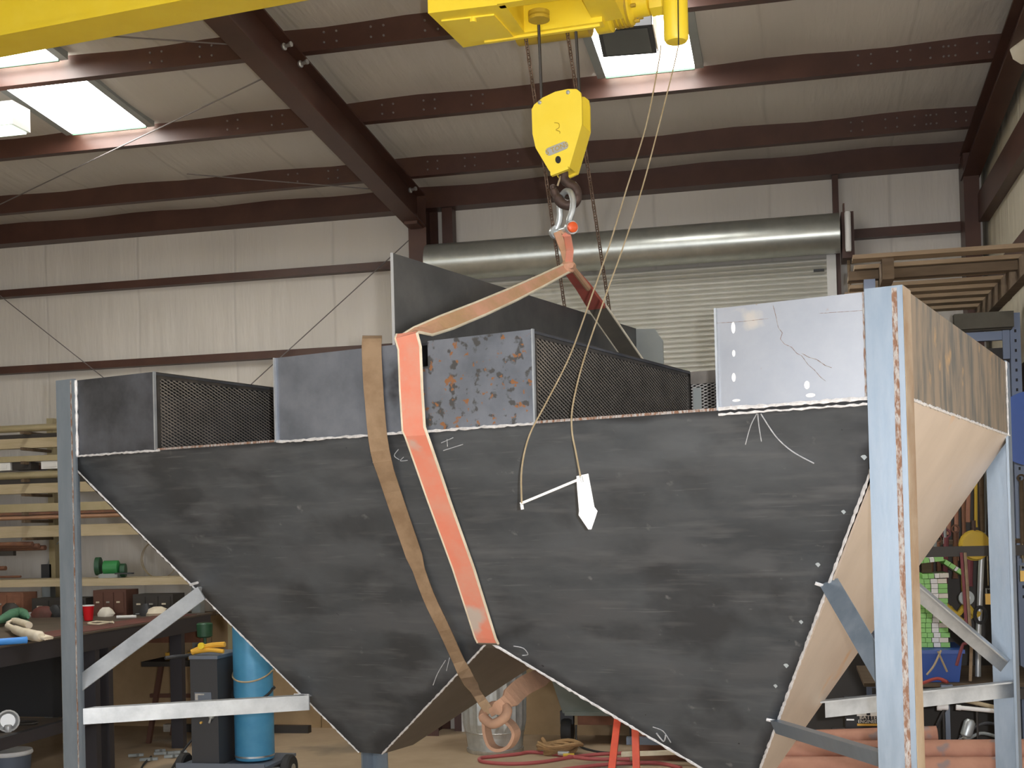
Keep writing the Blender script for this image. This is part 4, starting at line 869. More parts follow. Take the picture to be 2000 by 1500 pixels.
for x in (-8.2, -6.45, -4.75):
    for z in ARMZ[:N_ARM]: part('arm', MB().box((x-.015, 9.60, z-.026), (x+.015, 10.03, z-.001)), 'wood_dark', rk)
# shelf bulb and bucket under bench
c = pZ(16, 1430, .47); lw = thing('work_lamp', 'round clamp work lamp lying on the lower bench shelf', 'work lamp', c)
part('reflector', MB().lathe([(.02, -.05), (.055, -.03), (.07, .01), (.06, .012), (.045, -.02)], c+Z*.07, (.6, -.8, .1), 18), 'steel_light', lw, True); part('neck', MB().lathe([(.02, 0), (.026, .035), (.02, .045)], c, Z, 12), 'steel_light', lw, True)
solo('cable_coil', MB().tube([pZ(45, 1412, .48)+Vector((math.cos(t)*.1, math.sin(t)*.06, .0)) for t in [2*math.pi*j/24 for j in range(24)]], .008, 6, closed=True), 'bar_dark', 'dark cable loop on the lower bench shelf', 'cable')
c = Vector((-5.35, 7.75, 0)); bk_ = thing('white_bucket', 'white plastic bucket on the floor under the bench', 'bucket', c)
part('pail', MB().lathe([(.125, 0), (.128, .01), (.145, .20)], c, Z, 24), 'slate', bk_, True); part('rim', MB().lathe([(.150, .19), (.156, .2), (.150, .22), (.14, .22)], c, Z, 24), 'white_plastic', bk_, True)
# welder cart
CYY = 7.9
ct = thing('welder_cart', 'slate grey welder cart with two wheels under the blue cylinder', 'cart', (-3.75, CYY, 0))
part('tray', MB().box((-4.05, CYY-.22, .125), (-3.42, CYY+.30, .145)), 'slate', ct); part('tray_lip', MB().box((-4.05, CYY-.235, .10), (-3.42, CYY-.22, .165)), 'slate', ct)
part('skirt', MB().box((-3.98, CYY-.16, .03), (-3.50, CYY+.22, .10)), 'charcoal', ct); part('axle', MB().tube([(-4.12, CYY-.02, .0975), (-3.32, CYY-.02, .0975)], .012, 8), 'steel_light', ct)
for x in (-4.10, -3.34): 
    w_ = part('wheel', MB().lathe([(.04, -.03), (.085, -.03), (.097, -.018), (.097, .018), (.085, .03), (.04, .03)], (x, CYY-.02, .0975), (1, 0, 0), 24), 'rubber', ct, True)
    part('hub', MB().lathe([(.035, -.034), (.035, .034)], (x, CYY-.02, .0975), (1, 0, 0), 14), 'galv', w_, True)
part('caster', MB().lathe([(.02, -.02), (.04, -.02), (.04, .02), (.02, .02)], (-3.5, CYY+.2, .04), (1, 0, 0), 14), 'rubber', ct, True)
part('handle', MB().tube(smoothcurve([(-4.0, CYY+.2, .14), (-4.0, CYY+.22, .8), (-4.04, CYY-.1, .86), (-4.12, CYY-.22, .86)], 5), .012, 8), 'charcoal', ct, True)
wl = thing('welder', 'dark grey box welder standing on the cart', 'welder', (-3.83, CYY, .145))
part('case', MB().box((-3.95, CYY-.2, .145), (-3.755, CYY+.22, .85)), 'charcoal', wl); part('lid', MB().box((-3.955, CYY-.205, .85), (-3.75, CYY+.225, .872)), 'slate', wl)
part('control_panel', MB().box((-3.92, CYY-.204, .56), (-3.80, CYY-.2, .63)), 'slate', wl); part('panel_letters', MB().box((-3.915, CYY-.206, .612), (-3.85, CYY-.203, .622)).box((-3.915, CYY-.206, .58), (-3.895, CYY-.203, .612)), 'galv', wl)
for z in (.50, .43): part('knob', MB().lathe([(.009, 0), (.008, .015)], (-3.875, CYY-.2, z), (0, -1, 0), 10), 'brass', wl, True)
part('socket', MB().lathe([(.018, 0), (.018, .012), (.011, .02)], (-3.80, CYY-.2, .47), (0, -1, 0), 12), 'galv_light', wl, True); part('gun_plug', MB().tube([(-3.81, CYY-.21, .51), (-3.80, CYY-.22, .46), (-3.815, CYY-.21, .43)], .008, 8), 'galv_light', wl, True)
gc = Vector((-3.60, CYY+.02, .147)); gcy = thing('gas_cylinder', 'tall light blue gas cylinder chained on the welder cart', 'gas cylinder', gc)
part('body', MB().lathe([(.10, 0), (.128, .012), (.132, .03), (.132, 1.05), (.115, 1.13), (.06, 1.2), (.035, 1.22)], gc, Z, 32), 'blue_cyl', gcy, True); part('valve', MB().lathe([(.02, 1.22), (.02, 1.27), (.035, 1.275), (.035, 1.3)], gc, Z, 12), 'brass', gcy, True)
def ringpts(z, sag, r=.136): return [gc+Vector((math.cos(t)*r, math.sin(t)*r, z-sag*max(0, -math.sin(t)))) for t in [2*math.pi*j/32 for j in range(32)]]
part('chain', MB().tube(ringpts(.60, .06), .006, 6, closed=True), 'cord', gcy, True); part('hose', MB().tube(ringpts(.48, .08, .140), .009, 6, closed=True), 'rubber', gcy, True)
part('base_ring', MB().lathe([(.134, 0), (.134, .012)], gc+Z*.03, Z, 28), 'galv', gcy, True)
c = Vector((-3.87, CYY-.05, .872)); yc = thing('yellow_clamps', 'yellow handled spring clamp resting on top of the welder', 'clamp', c)
part('handle', MB().tube(smoothcurve([c+Vector((-.08, -.12, .02)), c+Vector((.03, -.1, .06)), c+Vector((.15, -.1, .07))], 4), [.02]*4+[.018]*5, 8), 'yellow_soft', yc, True); part('handle', MB().tube(smoothcurve([c+Vector((-.08, -.12, .02)), c+Vector((.05, -.12, .035)), c+Vector((.15, -.12, .025))], 4), .014, 8), 'yellow_soft', yc, True); part('pivot', MB().lathe([(.022, 0), (.022, .02)], c+Vector((.0, -.13, .065)), (0, -1, 0), 12), 'yellow', yc, True)
c = pY(400, 1240, 8.6); gcn = solo('green_pail', MB().lathe([(.04, 0), (.055, .01), (.06, .10), (.05, .11)], (c.x, 8.6, c.z-.02), Z, 16).tube([(c.x, 8.6, c.z-.02), (c.x, 8.6, 0)], .012, 6).lathe([(.12, 0), (.12, .012)], (c.x, 8.6, 0), Z, 16), 'green_dark', 'small green pail on a thin stand beyond the welder', 'pail', smooth=True)
# saw horse behind the bench legs
sh = thing('saw_horse', 'rusty brown angle iron stand seen under the bench', 'stand', (-4.7, 8.75, 0))
for x, dx in ((-5.05, -.10), (-4.45, .12)):
    for y in (9.35, 9.7): part('leg', MB().bar((x, y, .62), (x+dx, y-.05 if y < 9.5 else y, 0), .035, .035, (0, 1, 0)), 'leg_brown', sh)
part('rail', MB().bar((-5.15, 9.35, .38), (-4.35, 9.35, .38), .03, .03), 'leg_brown', sh); part('top', MB().box((-5.2, 9.3, .62), (-4.3, 9.75, .66)), 'bar_dark', sh)
for x, w_, lab in ((-5.05, .10, 'orange brown tool on the rusty stand near the hopper leg'), (-4.85, .12, 'yellow brown tool in the middle of the rusty stand')):
    solo('tool_box', MB().box((x, 9.42, .661), (x+w_, 9.55, .72)).box((x+.03, 9.46, .72), (x+w_-.03, 9.5, .735)), 'yellow_soft', lab, 'tool')
fb_ = thing('floor_bar', 'black steel bar with a pale end lying on the floor beyond the bench', 'bar', (-4.9, 9.9, 0))
part('bar', MB().box((-5.2, 9.86, 0), (-4.0, 9.93, .06)), 'bar_dark', fb_); part('end', MB().box((-5.32, 9.86, 0), (-5.2, 9.93, .062)), 'galv', fb_)
for i, (x, y, sx) in enumerate([(265, 1478, .05), (320, 1474, .07), (335, 1480, .05), (290, 1486, .06), (350, 1472, .05), (312, 1469, .03)]):
    c = pZ(x, y, 0); solo('scrap_piece', MB().bar(c+Vector((-sx, -.02, .012)), c+Vector((sx, .03, .012)), .03, .02).bar(c+Vector((sx*.3, .02, .012)), c+Vector((sx*.5, -.05, .02)), .02, .02), 'grey_paint', 'grey scrap offcut on the floor by the bench leg', 'scrap', 'scrap on the floor by the bench')
solo('dark_offcut', MB().box((-5.15, 8.35, 0), (-4.95, 8.42, .05)), 'bar_dark', 'dark block on the floor behind the hopper leg', 'block')
solo('power_cable', MB().tube(smoothcurve([(-4.05, 7.95, .3), (-4.12, 7.9, .2), (-4.22, 7.9, .06), (-4.3, 7.95, .008), (-4.6, 8.2, .008), (-4.8, 8.7, .008)], 6), .008, 6), 'rubber', 'black power cable running from the welder cart to the floor', 'cable', smooth=True)

# ------------------------------------------------------------------ middle: floor things
c = Vector((-2.24, 9.2, 0)); gb = thing('garbage_can', 'ribbed galvanized garbage can under the hopper ridge', 'garbage can', c)
b = MB(); n = 60; rows_ = [(.205, .03), (.215, .12), (.225, .16), (.235, .22), (.245, .60), (.250, .64)]
for i, (r, h) in enumerate(rows_):
    for j in range(n):
        t = 2*math.pi*j/n; k = 1+(.02*(1 if j % 3 == 0 else -1) if 2 < i < 5 else 0); b.v.append(c+Vector((math.cos(t)*r*k, math.sin(t)*r*k, h)))
for i in range(len(rows_)-1):
    for j in range(n): b.f.append((i*n+j, i*n+(j+1) % n, (i+1)*n+(j+1) % n, (i+1)*n+j))
b.f.append(tuple(range(n))[::-1]); part('can_body', b, 'galv_light', gb)
part('base_ring', MB().lathe([(.21, 0), (.214, .005), (.214, .028), (.205, .03)], c, Z, 32), 'galv', gb, True); part('rim', MB().lathe([(.25, .635), (.262, .645), (.25, .66), (.24, .65)], c, Z, 32), 'galv_light', gb, True)
part('lid', MB().lathe([(.268, .66), (.27, .68), (.15, .74), (.05, .75)], c, Z, 32), 'galv_light', gb, True); part('hoop', MB().lathe([(.224, .15), (.228, .155), (.224, .162)], c, Z, 32), 'galv', gb, True)
def floorcurve(px, h): return smoothcurve([pZ(x, y, h) for x, y in px], 6)
solo('air_hose', MB().tube(floorcurve([(1230, 1483), (1150, 1482), (1090, 1474), (1038, 1469), (1010, 1473), (965, 1477.5), (938, 1481), (945, 1488), (1000, 1492), (1060, 1488), (1110, 1480), (1160, 1474), (1215, 1471)], .012), .0135, 8), 'hose_red', 'faded red air hose looped on the floor', 'hose', smooth=True)
solo('air_hose_lower', MB().tube(floorcurve([(1050, 1512), (1120, 1500), (1200, 1492), (1280, 1490), (1330, 1500)], .012), .0135, 8), 'hose_red', 'second red hose running behind the orange ladder feet', 'hose', smooth=True)
tb = thing('tilt_bin', 'dark green grey tilting scrap bin on wheels behind the hopper', 'bin', (-1.3, 9.2, 0))
part('tub', MB().hexa([(-1.76, 9.42, .25), (-1.2, 9.42, .25), (-1.2, 9.86, .25), (-1.76, 9.86, .25)], [(-1.95, 9.36, .9), (-1.15, 9.36, .9), (-1.15, 9.92, .9), (-1.95, 9.92, .9)]), 'green_grey', tb)
part('chassis', MB().box((-1.66, 9.5, .15), (-1.25, 9.85, .235)), 'rust_dark', tb); part('tow_bar', MB().box((-1.74, 9.39, .235), (-1.2, 9.42, .265)), 'green_grey', tb)
for x in (-1.75, -1.22): part('wheel', MB().lathe([(.04, -.04), (.09, -.04), (.10, -.02), (.10, .02), (.09, .04), (.04, .04)], (x, 9.55, .10), (1, 0, 0), 22), 'rubber', tb, True); part('fork', MB().box((x-.05, 9.52, .15), (x+.05, 9.59, .25)), 'charcoal', tb)
solo('bin_cable', MB().tube(smoothcurve([(-1.66, 9.42, .16), (-1.64, 9.36, .03), (-1.5, 9.2, .008), (-1.35, 9.12, .008), (-1.16, 9.1, .008)], 6), .008, 6), 'rubber', 'black cable trailing from the scrap bin wheel', 'cable', smooth=True)
rp = thing('rope_pile', 'small heap of tan rope with a metal hook on the floor', 'rope', pZ(1092, 1470, 0))
c = pZ(1090, 1474, .0)
for k in range(5): part('coil', MB().tube([c+Vector((math.cos(t)*(.10+.015*k)+.02*math.sin(k*2), math.sin(t)*(.06+.01*k), .016+.016*k+.01*math.sin(3*t+k))) for t in [2*math.pi*j/24 for j in range(24)]], .014, 6, closed=True), 'rope_tan', rp, True)
part('tail', MB().tube(smoothcurve([c+Vector((-.09, 0, .05)), c+Vector((-.11, -.02, .12)), c+Vector((-.05, -.03, .04)), c+Vector((.06, -.06, .02))], 5), .014, 6), 'rope_tan', rp, True)
part('hook', MB().tube([c+Vector((.02, -.09, .03)), c+Vector((.1, -.1, .025))], .018, 8), 'steel_light', rp, True); part('hook_tip', MB().tube([c+Vector((.06, -.12, .02)), c+Vector((.14, -.11, .02))], .012, 8), 'gold', rp, True)
# orange ladder
ld = thing('orange_ladder', 'orange fibreglass step ladder standing behind the hopper', 'ladder', (-1.06, 7.5, 0))
def atYz(x, y, Y): return pY(x, y, Y)
r0, r1 = pY(1192, 1530, 7.6), pY(1209, 1380, 7.75); q0, q1 = pY(1244, 1535, 7.45), pY(1240, 1390, 7.5)
def ext(a, c, z0, z1): d = (c-a)/(c.z-a.z); return a+d*(z0-a.z), a+d*(z1-a.z)
for a, c in ((r0, r1), (q0, q1)):
    e0_, e1_ = ext(a, c, 0.0, .72); part('rail', MB().bar(e0_, e1_, .042, .03, (0, 1, 0)), 'orange', ld)
a0, a1 = ext(r0, r1, 0, .72); b0, b1 = ext(q0, q1, 0, .72)
for t in (.97,): part('step', MB().bar(a0+(a1-a0)*t, b0+(b1-b0)*t, .09, .02), 'orange', ld)
for k in (0, 1): 
    p_, q_2 = (a0, b0)[k], (a1, b1)[k]; off = Vector((p_.x*.05, p_.y*.05, 0)); part('rear_rail', MB().bar(p_+off, q_2+off*.15, .03, .02, (0, 1, 0)), 'orange', ld)
solo('lumber_strip', MB().bar(pY(1214, 1473, 8.7), pY(1420, 1466, 8.7), .04, .028), 'sling_edge', 'pale wooden strip resting behind the orange ladder', 'lumber')
cr = thing('rusty_crate', 'rusty brown steel crate with a dark round mesh front behind the ladder', 'crate', (-.75, 9.05, 0))
part('body', MB().box((-1.12, 8.9, 0), (-.1, 9.5, .33)), 'rust_dark', cr); part('dark_rail', MB().box((-1.2, 8.83, .12), (-.1, 8.89, .17)), 'slate', cr); part('mesh_front', MB().lathe([(.02, 0), (.14, 0), (.14, .02), (.02, .02)], (-.72, 8.87, .0+.14), (0, -1, 0), 26), 'bar_dark', cr, True)
for k in range(5): part('mesh_wire', MB().tube([(-.83+k*.05, 8.845, .04), (-.83+k*.05, 8.845, .24)], .004, 5), 'rust_pipe', cr)
part('bolt', MB().lathe([(.012, 0), (.012, .01)], (-.70, 8.83, .145), (0, -1, 0), 8), 'galv', cr)

# ------------------------------------------------------------------ right: rack, deck, clutter
rc = thing('storage_rack', 'slate blue steel storage rack against the side wall', 'rack', (.85, 7.7, 0))
for x in (.44, 1.345):
    for y in (7.2, 8.17):
        up_ = part('upright', MB().box((x-.03, y-.03, 0), (x+.03, y+.03, 2.90 if y > 8 else 2.985)), 'rack_blue', rc)
        if x > 1:
            for k in range(44): part('slot', MB().box((x-.006, y-.0315, .2+k*.06), (x+.006, y-.03, .218+k*.06)), 'black', up_) if k > 15 else None
for z in (2.74, 1.45, .68):
    for y in (7.2, 8.17):
        zz = 2.985 if (z > 2 and y < 8) else z; part('beam', MB().box((.33, y-.03, zz), (.489, y+.03, zz+.05)).box((.551, y-.03, zz), (1.209, y+.03, zz+.05)).box((1.271, y-.03, zz), (1.375, y+.03, zz+.05)) if zz > 2.9 else MB().box((.39, y-.02, zz), (1.315, y+.02, zz+.055)), ('wood_dark' if y < 8 else 'rack_blue') if z > 2 else 'bar_dark', rc)
for x in (1.29,):
    part('beam_bracket', MB().box((x-.02, 8.13, 2.62), (x+.02, 8.15, 2.86)), 'rack_blue', rc)
part('shelf_board', MB().box((.35, 7.25, .735), (1.31, 8.12, .755)), 'wood_dark', rc); part('shelf_board', MB().box((.35, 7.7, 1.505), (1.31, 8.12, 1.525)), 'wood_dark', rc)
dk = thing('slatted_deck', 'wooden slatted deck like a long pallet on top of the rack', 'pallet', (.8, 7.6, 2.96))
for k, Y in enumerate([6.86, 7.14, 7.46, 7.74, 7.98, 8.22, 8.46, 8.70]):
    part('board', MB().box((.34+.02*(k % 2), Y, 3.04), (1.385-.03*(k % 3), Y+.115, 3.062)), 'wood', dk)
for x in (.52, 1.24): part('stringer', MB().box((x-.03, 6.9, 2.93), (x+.03, 8.8, 3.04)), 'wood_dark', dk)
solo('dark_plank', MB().box((.98, 8.02, 2.80), (1.32, 8.10, 2.895)).box((.9, 8.08, 2.795), (1.32, 8.14, 2.83)), 'plank_grey', 'dark weathered plank lying on the top rack beam', 'plank')
solo('dark_backing', MB().box((-.25, 8.22, .003), (1.385, 8.27, 2.70)), 'bar_dark', 'added dark sheet standing in for dark clutter behind the rack bays', 'sheet')  # added sheet, its dark colour stands in for dim clutter
# blue reel
c = pX(2012, 838, 1.395); c.y = 7.9; c = pY(2012, 838, 7.10)
rl = thing('blue_reel', 'blue steel hose reel disc hanging on the rack by the side wall', 'reel', c-Z*.22)
part('flange', MB().lathe([(.02, 0), (.185, 0), (.195, .008), (.195, .016), (.185, .02), (.02, .02)], c+Vector((0, -.03, 0)), (0, -1, 0), 40), 'blue_dark', rl, True); part('rim', MB().lathe([(.18, .02), (.198, .02), (.198, .036), (.18, .036)], c+Vector((0, -.03, 0)), (0, -1, 0), 40), 'blue_dark', rl, True); part('hub', MB().lathe([(.05, 0), (.05, .06)], c+Vector((0, -.03, 0)), (0, 1, 0), 18), 'blue_dark', rl, True); part('sticker', MB().lathe([(.03, 0), (.03, .003)], c+Vector((-.13, -.052, -.02)), (0, -1, 0), 14), 'white_plastic', rl, True)
# blue tote with welding rod cartons on top
YS = 7.40
solo('blue_tote', MB().hexa([(.67, 7.30, .756), (.86, 7.30, .756), (.86, 7.7, .756), (.67, 7.7, .756)], [(.66, 7.28, .93), (.88, 7.28, .93), (.88, 7.72, .93), (.66, 7.72, .93)]).box((.65, 7.27, .915), (.89, 7.73, .935)), 'blue_dark', 'blue plastic tote on the rack shelf under the green cartons', 'tote')
gm = MB(); 
def carton(c, ang, label, w=.152, idx=0):
    t = thing('rod_carton', label, 'carton', c, 'green and white welding rod cartons')
    R_ = Matrix.Rotation(ang, 3, 'Y')
    def seg(x0, x1, mt, g=0): 
        b = MB().box((x0, -.006-g, .001), (x1, .30, .0265)); b.v = [R_ @ v + Vector(c) for v in b.v]; return part('sleeve' if g else 'box', b, mt, t)
    flip = (idx % 3 == 1)
    cols = [(-w/2, -w/2+.03, 'green_bright'), (-w/2+.032, -w/2+.062, 'green_bright'), (-w/2+.066, w/2-.05, 'white_plastic'), (w/2-.048, w/2, 'paper' if flip else 'green_bright')]
    for k, (x0, x1, mt) in enumerate(cols):
        b = MB().box((x0, -.004*(k % 2), .001), (x1, .28, .0262)); b.v = [R_ @ v + Vector(c) for v in b.v]; part(('end_flap', 'stripe', 'face', 'end_flap')[k], b, mt, t)
base = pY(1826, 1258, YS)
ORD = ['first', 'second', 'third', 'fourth', 'fifth', 'sixth', 'seventh', 'eighth', 'ninth', 'tenth', 'eleventh', 'twelfth', 'thirteenth', 'fourteenth']
for k in range(14):
    jit = random.Random(k).uniform(-.006, .006); carton(Vector((base.x+jit, YS, .937+k*.0275)), -.06*0, ORD[k]+' welding rod carton counted up from the bottom of the green and white stack', idx=k)
zt = .937+14*.0275
carton(Vector((base.x+.015, YS, zt+.002)), -.03, 'welding rod carton lying crooked on top of the stack', .14, 1)
carton(Vector((base.x+.115, YS+.02, zt+.045)), .62, 'welding rod carton tilted steeply off the stack top', .13, 0)
carton(Vector((base.x-.005, YS+.03, zt+.090)), -.10, 'topmost welding rod carton level with the slope edge', .14, 0)
solo('carton_prop', MB().bar(Vector((base.x-.02, YS+.14, zt+.0285)), Vector((base.x-.02, YS+.14, zt+.088)), .05, .05, (0, 1, 0)), 'wood_dark', 'short dark block holding up the topmost carton', 'block')
# hanging tools
tools = [(1812, 1078, 960, 'bar_rust', 8), (1826, 1085, 990, 'grey_paint', 7), (1843, 1062, 940, 'steel_light', 6), (1856, 1045, 935, 'rust_pipe', 7), (1868, 1095, 930, 'rust_pipe', 8), (1880, 1048, 910, 'bar_rust', 7), (1893, 1020, 905, 'rust_pipe', 8), (1906, 1030, 930, 'gold', 6), (1916, 1060, 925, 'wood_dark', 9), (1926, 1052, 920, 'grey_paint', 5), (1935, 1000, 900, 'rust_pipe', 8), (1995, 1090, 940, 'wood_dark', 8), (1848, 1140, 1050, 'maroon', 10), (1866, 1130, 1040, 'bar_rust', 9), (1832, 1130, 1060, 'rust_dark', 8), (1896, 1145, 1060, 'maroon', 12), (1820, 1120, 1010, 'bar_rust', 6), (1945, 1100, 960, 'bar_rust', 7)]
TL = ['rusty brown bar hanging tight against the pale slope plate', 'grey bar hanging beside the topmost carton', 'bright steel bar with a short shaft behind the slope edge', 'reddish bar hanging just above the crooked carton', 'longest reddish bar hanging above the tilted carton', 'rusty brown bar hanging left of the yellow chain block',
      'thick reddish bar hanging over the yellow chain block', 'yellow bar among the rusty hanging tools', 'dark wooden handle hanging by the long grey pipe', 'thin grey bar hanging next to the rear leg', 'short reddish bar hanging high against the rear leg', 'dark wooden handle hanging beside the side wall',
      'maroon bar hanging low behind the tilted carton', 'rusty brown bar hanging low behind the tilted carton', 'deep rust bar hanging low behind the topmost carton', 'broad maroon bar hanging by the grey pulley', 'thin rusty brown bar hanging low beside the topmost carton', 'rusty brown bar half hidden by the rear leg']
for i, (x, yb, yt, mt, wpx) in enumerate(tools):
    Y = 7.62+.02*(i % 5); a, c = pY(x+(i % 3-1)*3, yb, Y), pY(x, yt, Y); r = wpx*.5*Y/F
    t = thing('hanging_bar', TL[i], 'bar tool', a, 'tools hanging in the rack bay')
    part('shaft', MB().tube([a, a+(c-a)*.1, c], [r*1.2, r, r], 8), mt, t, True)
    part('eye', MB().tube([c+Vector((math.cos(q_)*r*1.5, 0, r*1.5+math.sin(q_)*r*1.5)) for q_ in [2*math.pi*j/10 for j in range(10)]], r*.45, 5, closed=True), mt, t, True)
    top = c+Z*(r*3); part('hanger_wire', MB().tube([top, Vector((top.x, top.y, 1.505))], .003, 5), 'bar_dark', t) if top.z < 1.50 else None
a, c = pY(1911, 1235, 7.55), pY(1919, 1040, 7.55)
pp = thing('steel_pipe', 'long light grey pipe leaning in the rack bay by the padlock', 'pipe', a); part('pipe', MB().tube([Vector((a.x-.01, a.y, .757)), a, c, Vector((c.x+.005, c.y, 1.50))], .0165, 12), 'steel_light', pp, True)
part('ring', MB().tube([a+Vector((.01+math.cos(q_)*.03, -.025, .10+math.sin(q_)*.045)) for q_ in [2*math.pi*j/16 for j in range(16)]], .011, 6, closed=True), 'rubber', pp, True)
c = pY(1903, 1065, 7.5); ch = thing('chain_block', 'round yellow chain block hanging in the rack bay', 'chain block', c-Z*.09)
part('body', MB().lathe([(.03, -.04), (.078, -.035), (.085, 0), (.078, .035), (.03, .04)], c, (.2, -1, 0), 22), 'gold', ch, True); part('band', MB().lathe([(.087, -.01), (.087, .01)], c, (.2, -1, 0), 22), 'yellow_dull', ch, True); part('top_hook', MB().tube([c+Z*.08, c+Z*.14], .012, 8), 'dark_iron', ch, True)
c = pY(1887, 1168, 7.5); pu_ = thing('grey_pulley', 'dull grey pulley wheel hanging below the tools', 'pulley', c-Z*.05)
part('wheel', MB().lathe([(.02, -.02), (.042, -.02), (.036, 0), (.042, .02), (.02, .02)], c, (0, -1, .1), 20), 'grey_paint', pu_, True); part('hub', MB().lathe([(.018, -.03), (.018, .03)], c, (0, -1, .1), 12), 'galv', pu_, True); part('strap', MB().tube([c, Vector((c.x, c.y, 1.50))], .004, 6), 'bar_dark', pu_)
c = pY(1880, 1192, 7.56); solo('yellow_chain_heap', MB().tube(smoothcurve([c+Vector((-.09, 0, .03)), c+Vector((-.03, -.02, -.02)), c+Vector((.02, 0, .03)), c+Vector((.07, -.02, -.03)), c+Vector((.10, 0, .02))], 5), .016, 7).tube(smoothcurve([c+Vector((-.07, 0, .02)), c+Vector((.0, 0, -.06)), c+Vector((.06, 0, -.02))], 5), .014, 7).tube([c+Vector((0, 0, .02)), Vector((c.x, c.y, 1.503))], .003, 5), 'gold', 'yellow strap bunched under the grey pulley', 'strap', smooth=True)
for k, (x, y) in enumerate([(1931, 1170), (1999, 1125)]):
    c = pY(x, y, 7.45 if k == 0 else 7.55); pk = thing('padlock', ('brass padlock hanging on a wire behind the rear leg', 'brass padlock hanging by the side wall')[k], 'padlock', c-Z*.022)
    part('body', MB().box((c.x-.018, c.y-.008, c.z-.03), (c.x+.018, c.y+.008, c.z+.03)), 'brass', pk); part('shackle', MB().tube([c+Vector((-.012, 0, .03)), c+Vector((-.012, 0, .06)), c+Vector((0, 0, .055)), c+Vector((.012, 0, .06)), c+Vector((.012, 0, .03))], .004, 6), 'galv_light', pk, True); part('wire', MB().tube([c+Z*.075, Vector((c.x, c.y, 1.503))], .003, 5), 'cord', pk)
for i, (x0, y0, x1, y1, r, mt, lab) in enumerate([(1835, 1380, 1852, 1381, .017, 'white_plastic', 'white pipe cap beside the grey rack leg'), (1872, 1382, 1947, 1389, .0115, 'white_plastic', 'slim white plastic pipe with a round elbow'), (1872, 1365, 1945, 1382, .012, 'wood_tan', 'tan wooden stick above the white pipe')]):
    Y = (7.0, 6.95, 7.06)[i]; a, c = pY(x0, y0, Y), pY(x1, y1, Y)
    t = thing('loose_pipe', lab, 'pipe', (a+c)/2); part('pipe_wall', MB().tube([a, c], r, 12), mt, t, True); part('collar', MB().lathe([(r*1.25, -.012), (r*1.25, .012)], a, c-a, 12), mt, t, True)
    part('prop', MB().tube([a+(c-a)*.5+Vector((0, .02, -r)), Vector(((a.x+c.x)/2, Y+.06, .002))], .006, 5), 'bar_dark', t)
c = pY(1858, 1430, 7.0); gs = thing('grey_stand', 'slim grey steel stand in front of the rack', 'stand', (c.x, 7.05, 0)); part('leg', MB().box((c.x-.012, 7.14, .0), (c.x+.012, 7.17, .74)), 'slate', gs); part('foot', MB().box((c.x-.06, 7.12, 0), (c.x+.06, 7.19, .012)), 'slate', gs); part('head', MB().box((c.x-.03, 7.13, .74), (c.x+.03, 7.175, .76)), 'slate', gs)
for i, (px, r, mt, lab) in enumerate([([(1838, 1270), (1824, 1300), (1810, 1318)], .006, 'wood_tan', 'tan strap end hanging in front of the blue tote'), ([(1832, 1272), (1842, 1295), (1850, 1312)], .006, 'cord', 'pale strap end hanging in front of the blue tote')]):
    solo('strap_end', MB().tube(smoothcurve([pY(x, y, 7.24) for x, y in px], 5), r, 6), mt, lab, 'strap', smooth=True)
wires = [[(1800, 1480), (1820, 1440), (1838, 1400), (1850, 1380)], [(1875, 1440), (1905, 1420), (1930, 1412), (1960, 1420)], [(1880, 1450), (1915, 1432), (1950, 1440)], [(1870, 1455), (1880, 1440), (1900, 1452), (1930, 1462)], [(1800, 1335), (1830, 1325), (1850, 1332)], [(1868, 1300), (1880, 1260), (1888, 1240)], [(1895, 1330), (1897, 1260), (1895, 1235)]]
for i, px in enumerate(wires):
    solo('loose_cable', MB().tube(smoothcurve([pY(x, y, 7.06) for x, y in px]+([Vector((pY(*px[-1], 7.06).x, 7.17, 1.47))] if i > 4 else ([Vector((pY(*px[-1], 7.06).x, 7.262, .764))] if i == 4 else [])), 5), .009, 6), ['rubber', 'charcoal', 'grey_paint', 'galv', 'red_dull', 'maroon', 'wood'][i], ['thin black cable end by the grey stand', 'charcoal cable arching above the rusty pipes', 'grey cable arching above the rusty pipes', 'bright cable end on the rusty pipes', 'dull red cable under the blue tote', 'maroon cord hanging behind the rear brace', 'brown cord hanging behind the rear brace'][i], 'cable', smooth=True)
c = pY(1890, 1425, 7.0); solo('grey_bottle', MB().lathe([(.02, -.04), (.03, -.03), (.03, .04), (.018, .055)], c, (.3, 0, 1), 14).tube([c-Z*.035, Vector((c.x, c.y, .25))], .01, 6), 'galv_light', 'small grey bottle leaning on the pipe pile', 'bottle', smooth=True)
# rusty pipe pile
PG = 'rusty pipes on the floor by the rack'
def rpipe(px0, px1, Y, r, material, label, z=None):
    a, c = pY(*px0, Y), pY(*px1, Y); t = thing('rusty_pipe', label, 'pipe', (a+c)/2, PG)
    part('pipe_wall', MB().tube([a, c], r, 20), material, t, True); part('bore', MB().tube([c, c+(c-a).normalized()*.003], r*.8, 16), 'rust_dark', t, True)
rpipe((1440, 1450), (1830, 1438), 6.95, .055, 'rust_pipe', 'short rusty pipe topping the pile, its cut end by the post')
rpipe((1440, 1470), (2100, 1466), 6.80, .060, 'rust_pipe', 'middle rusty pipe of the pile with two dark marks')
rpipe((1440, 1500), (2100, 1502), 6.68, .060, 'rust_pipe', 'lowest front pipe of the rusty pile')
rpipe((1700, 1466), (1790, 1464), 6.68, .018, 'bar_rust', 'thin pipe stub lying across the big rusty pipes')
cradle = thing('pipe_cradle', 'low timber cradle carrying the rusty pipes', 'cradle', (.7, 6.8, 0))
for x in (.1, 1.2): part('bearer', MB().box((x-.05, 6.55, 0), (x+.05, 7.02, .03)), 'wood_dark', cradle); part('chock', MB().box((x-.05, 6.86, .03), (x+.05, 7.0, .14)), 'wood_dark', cradle)
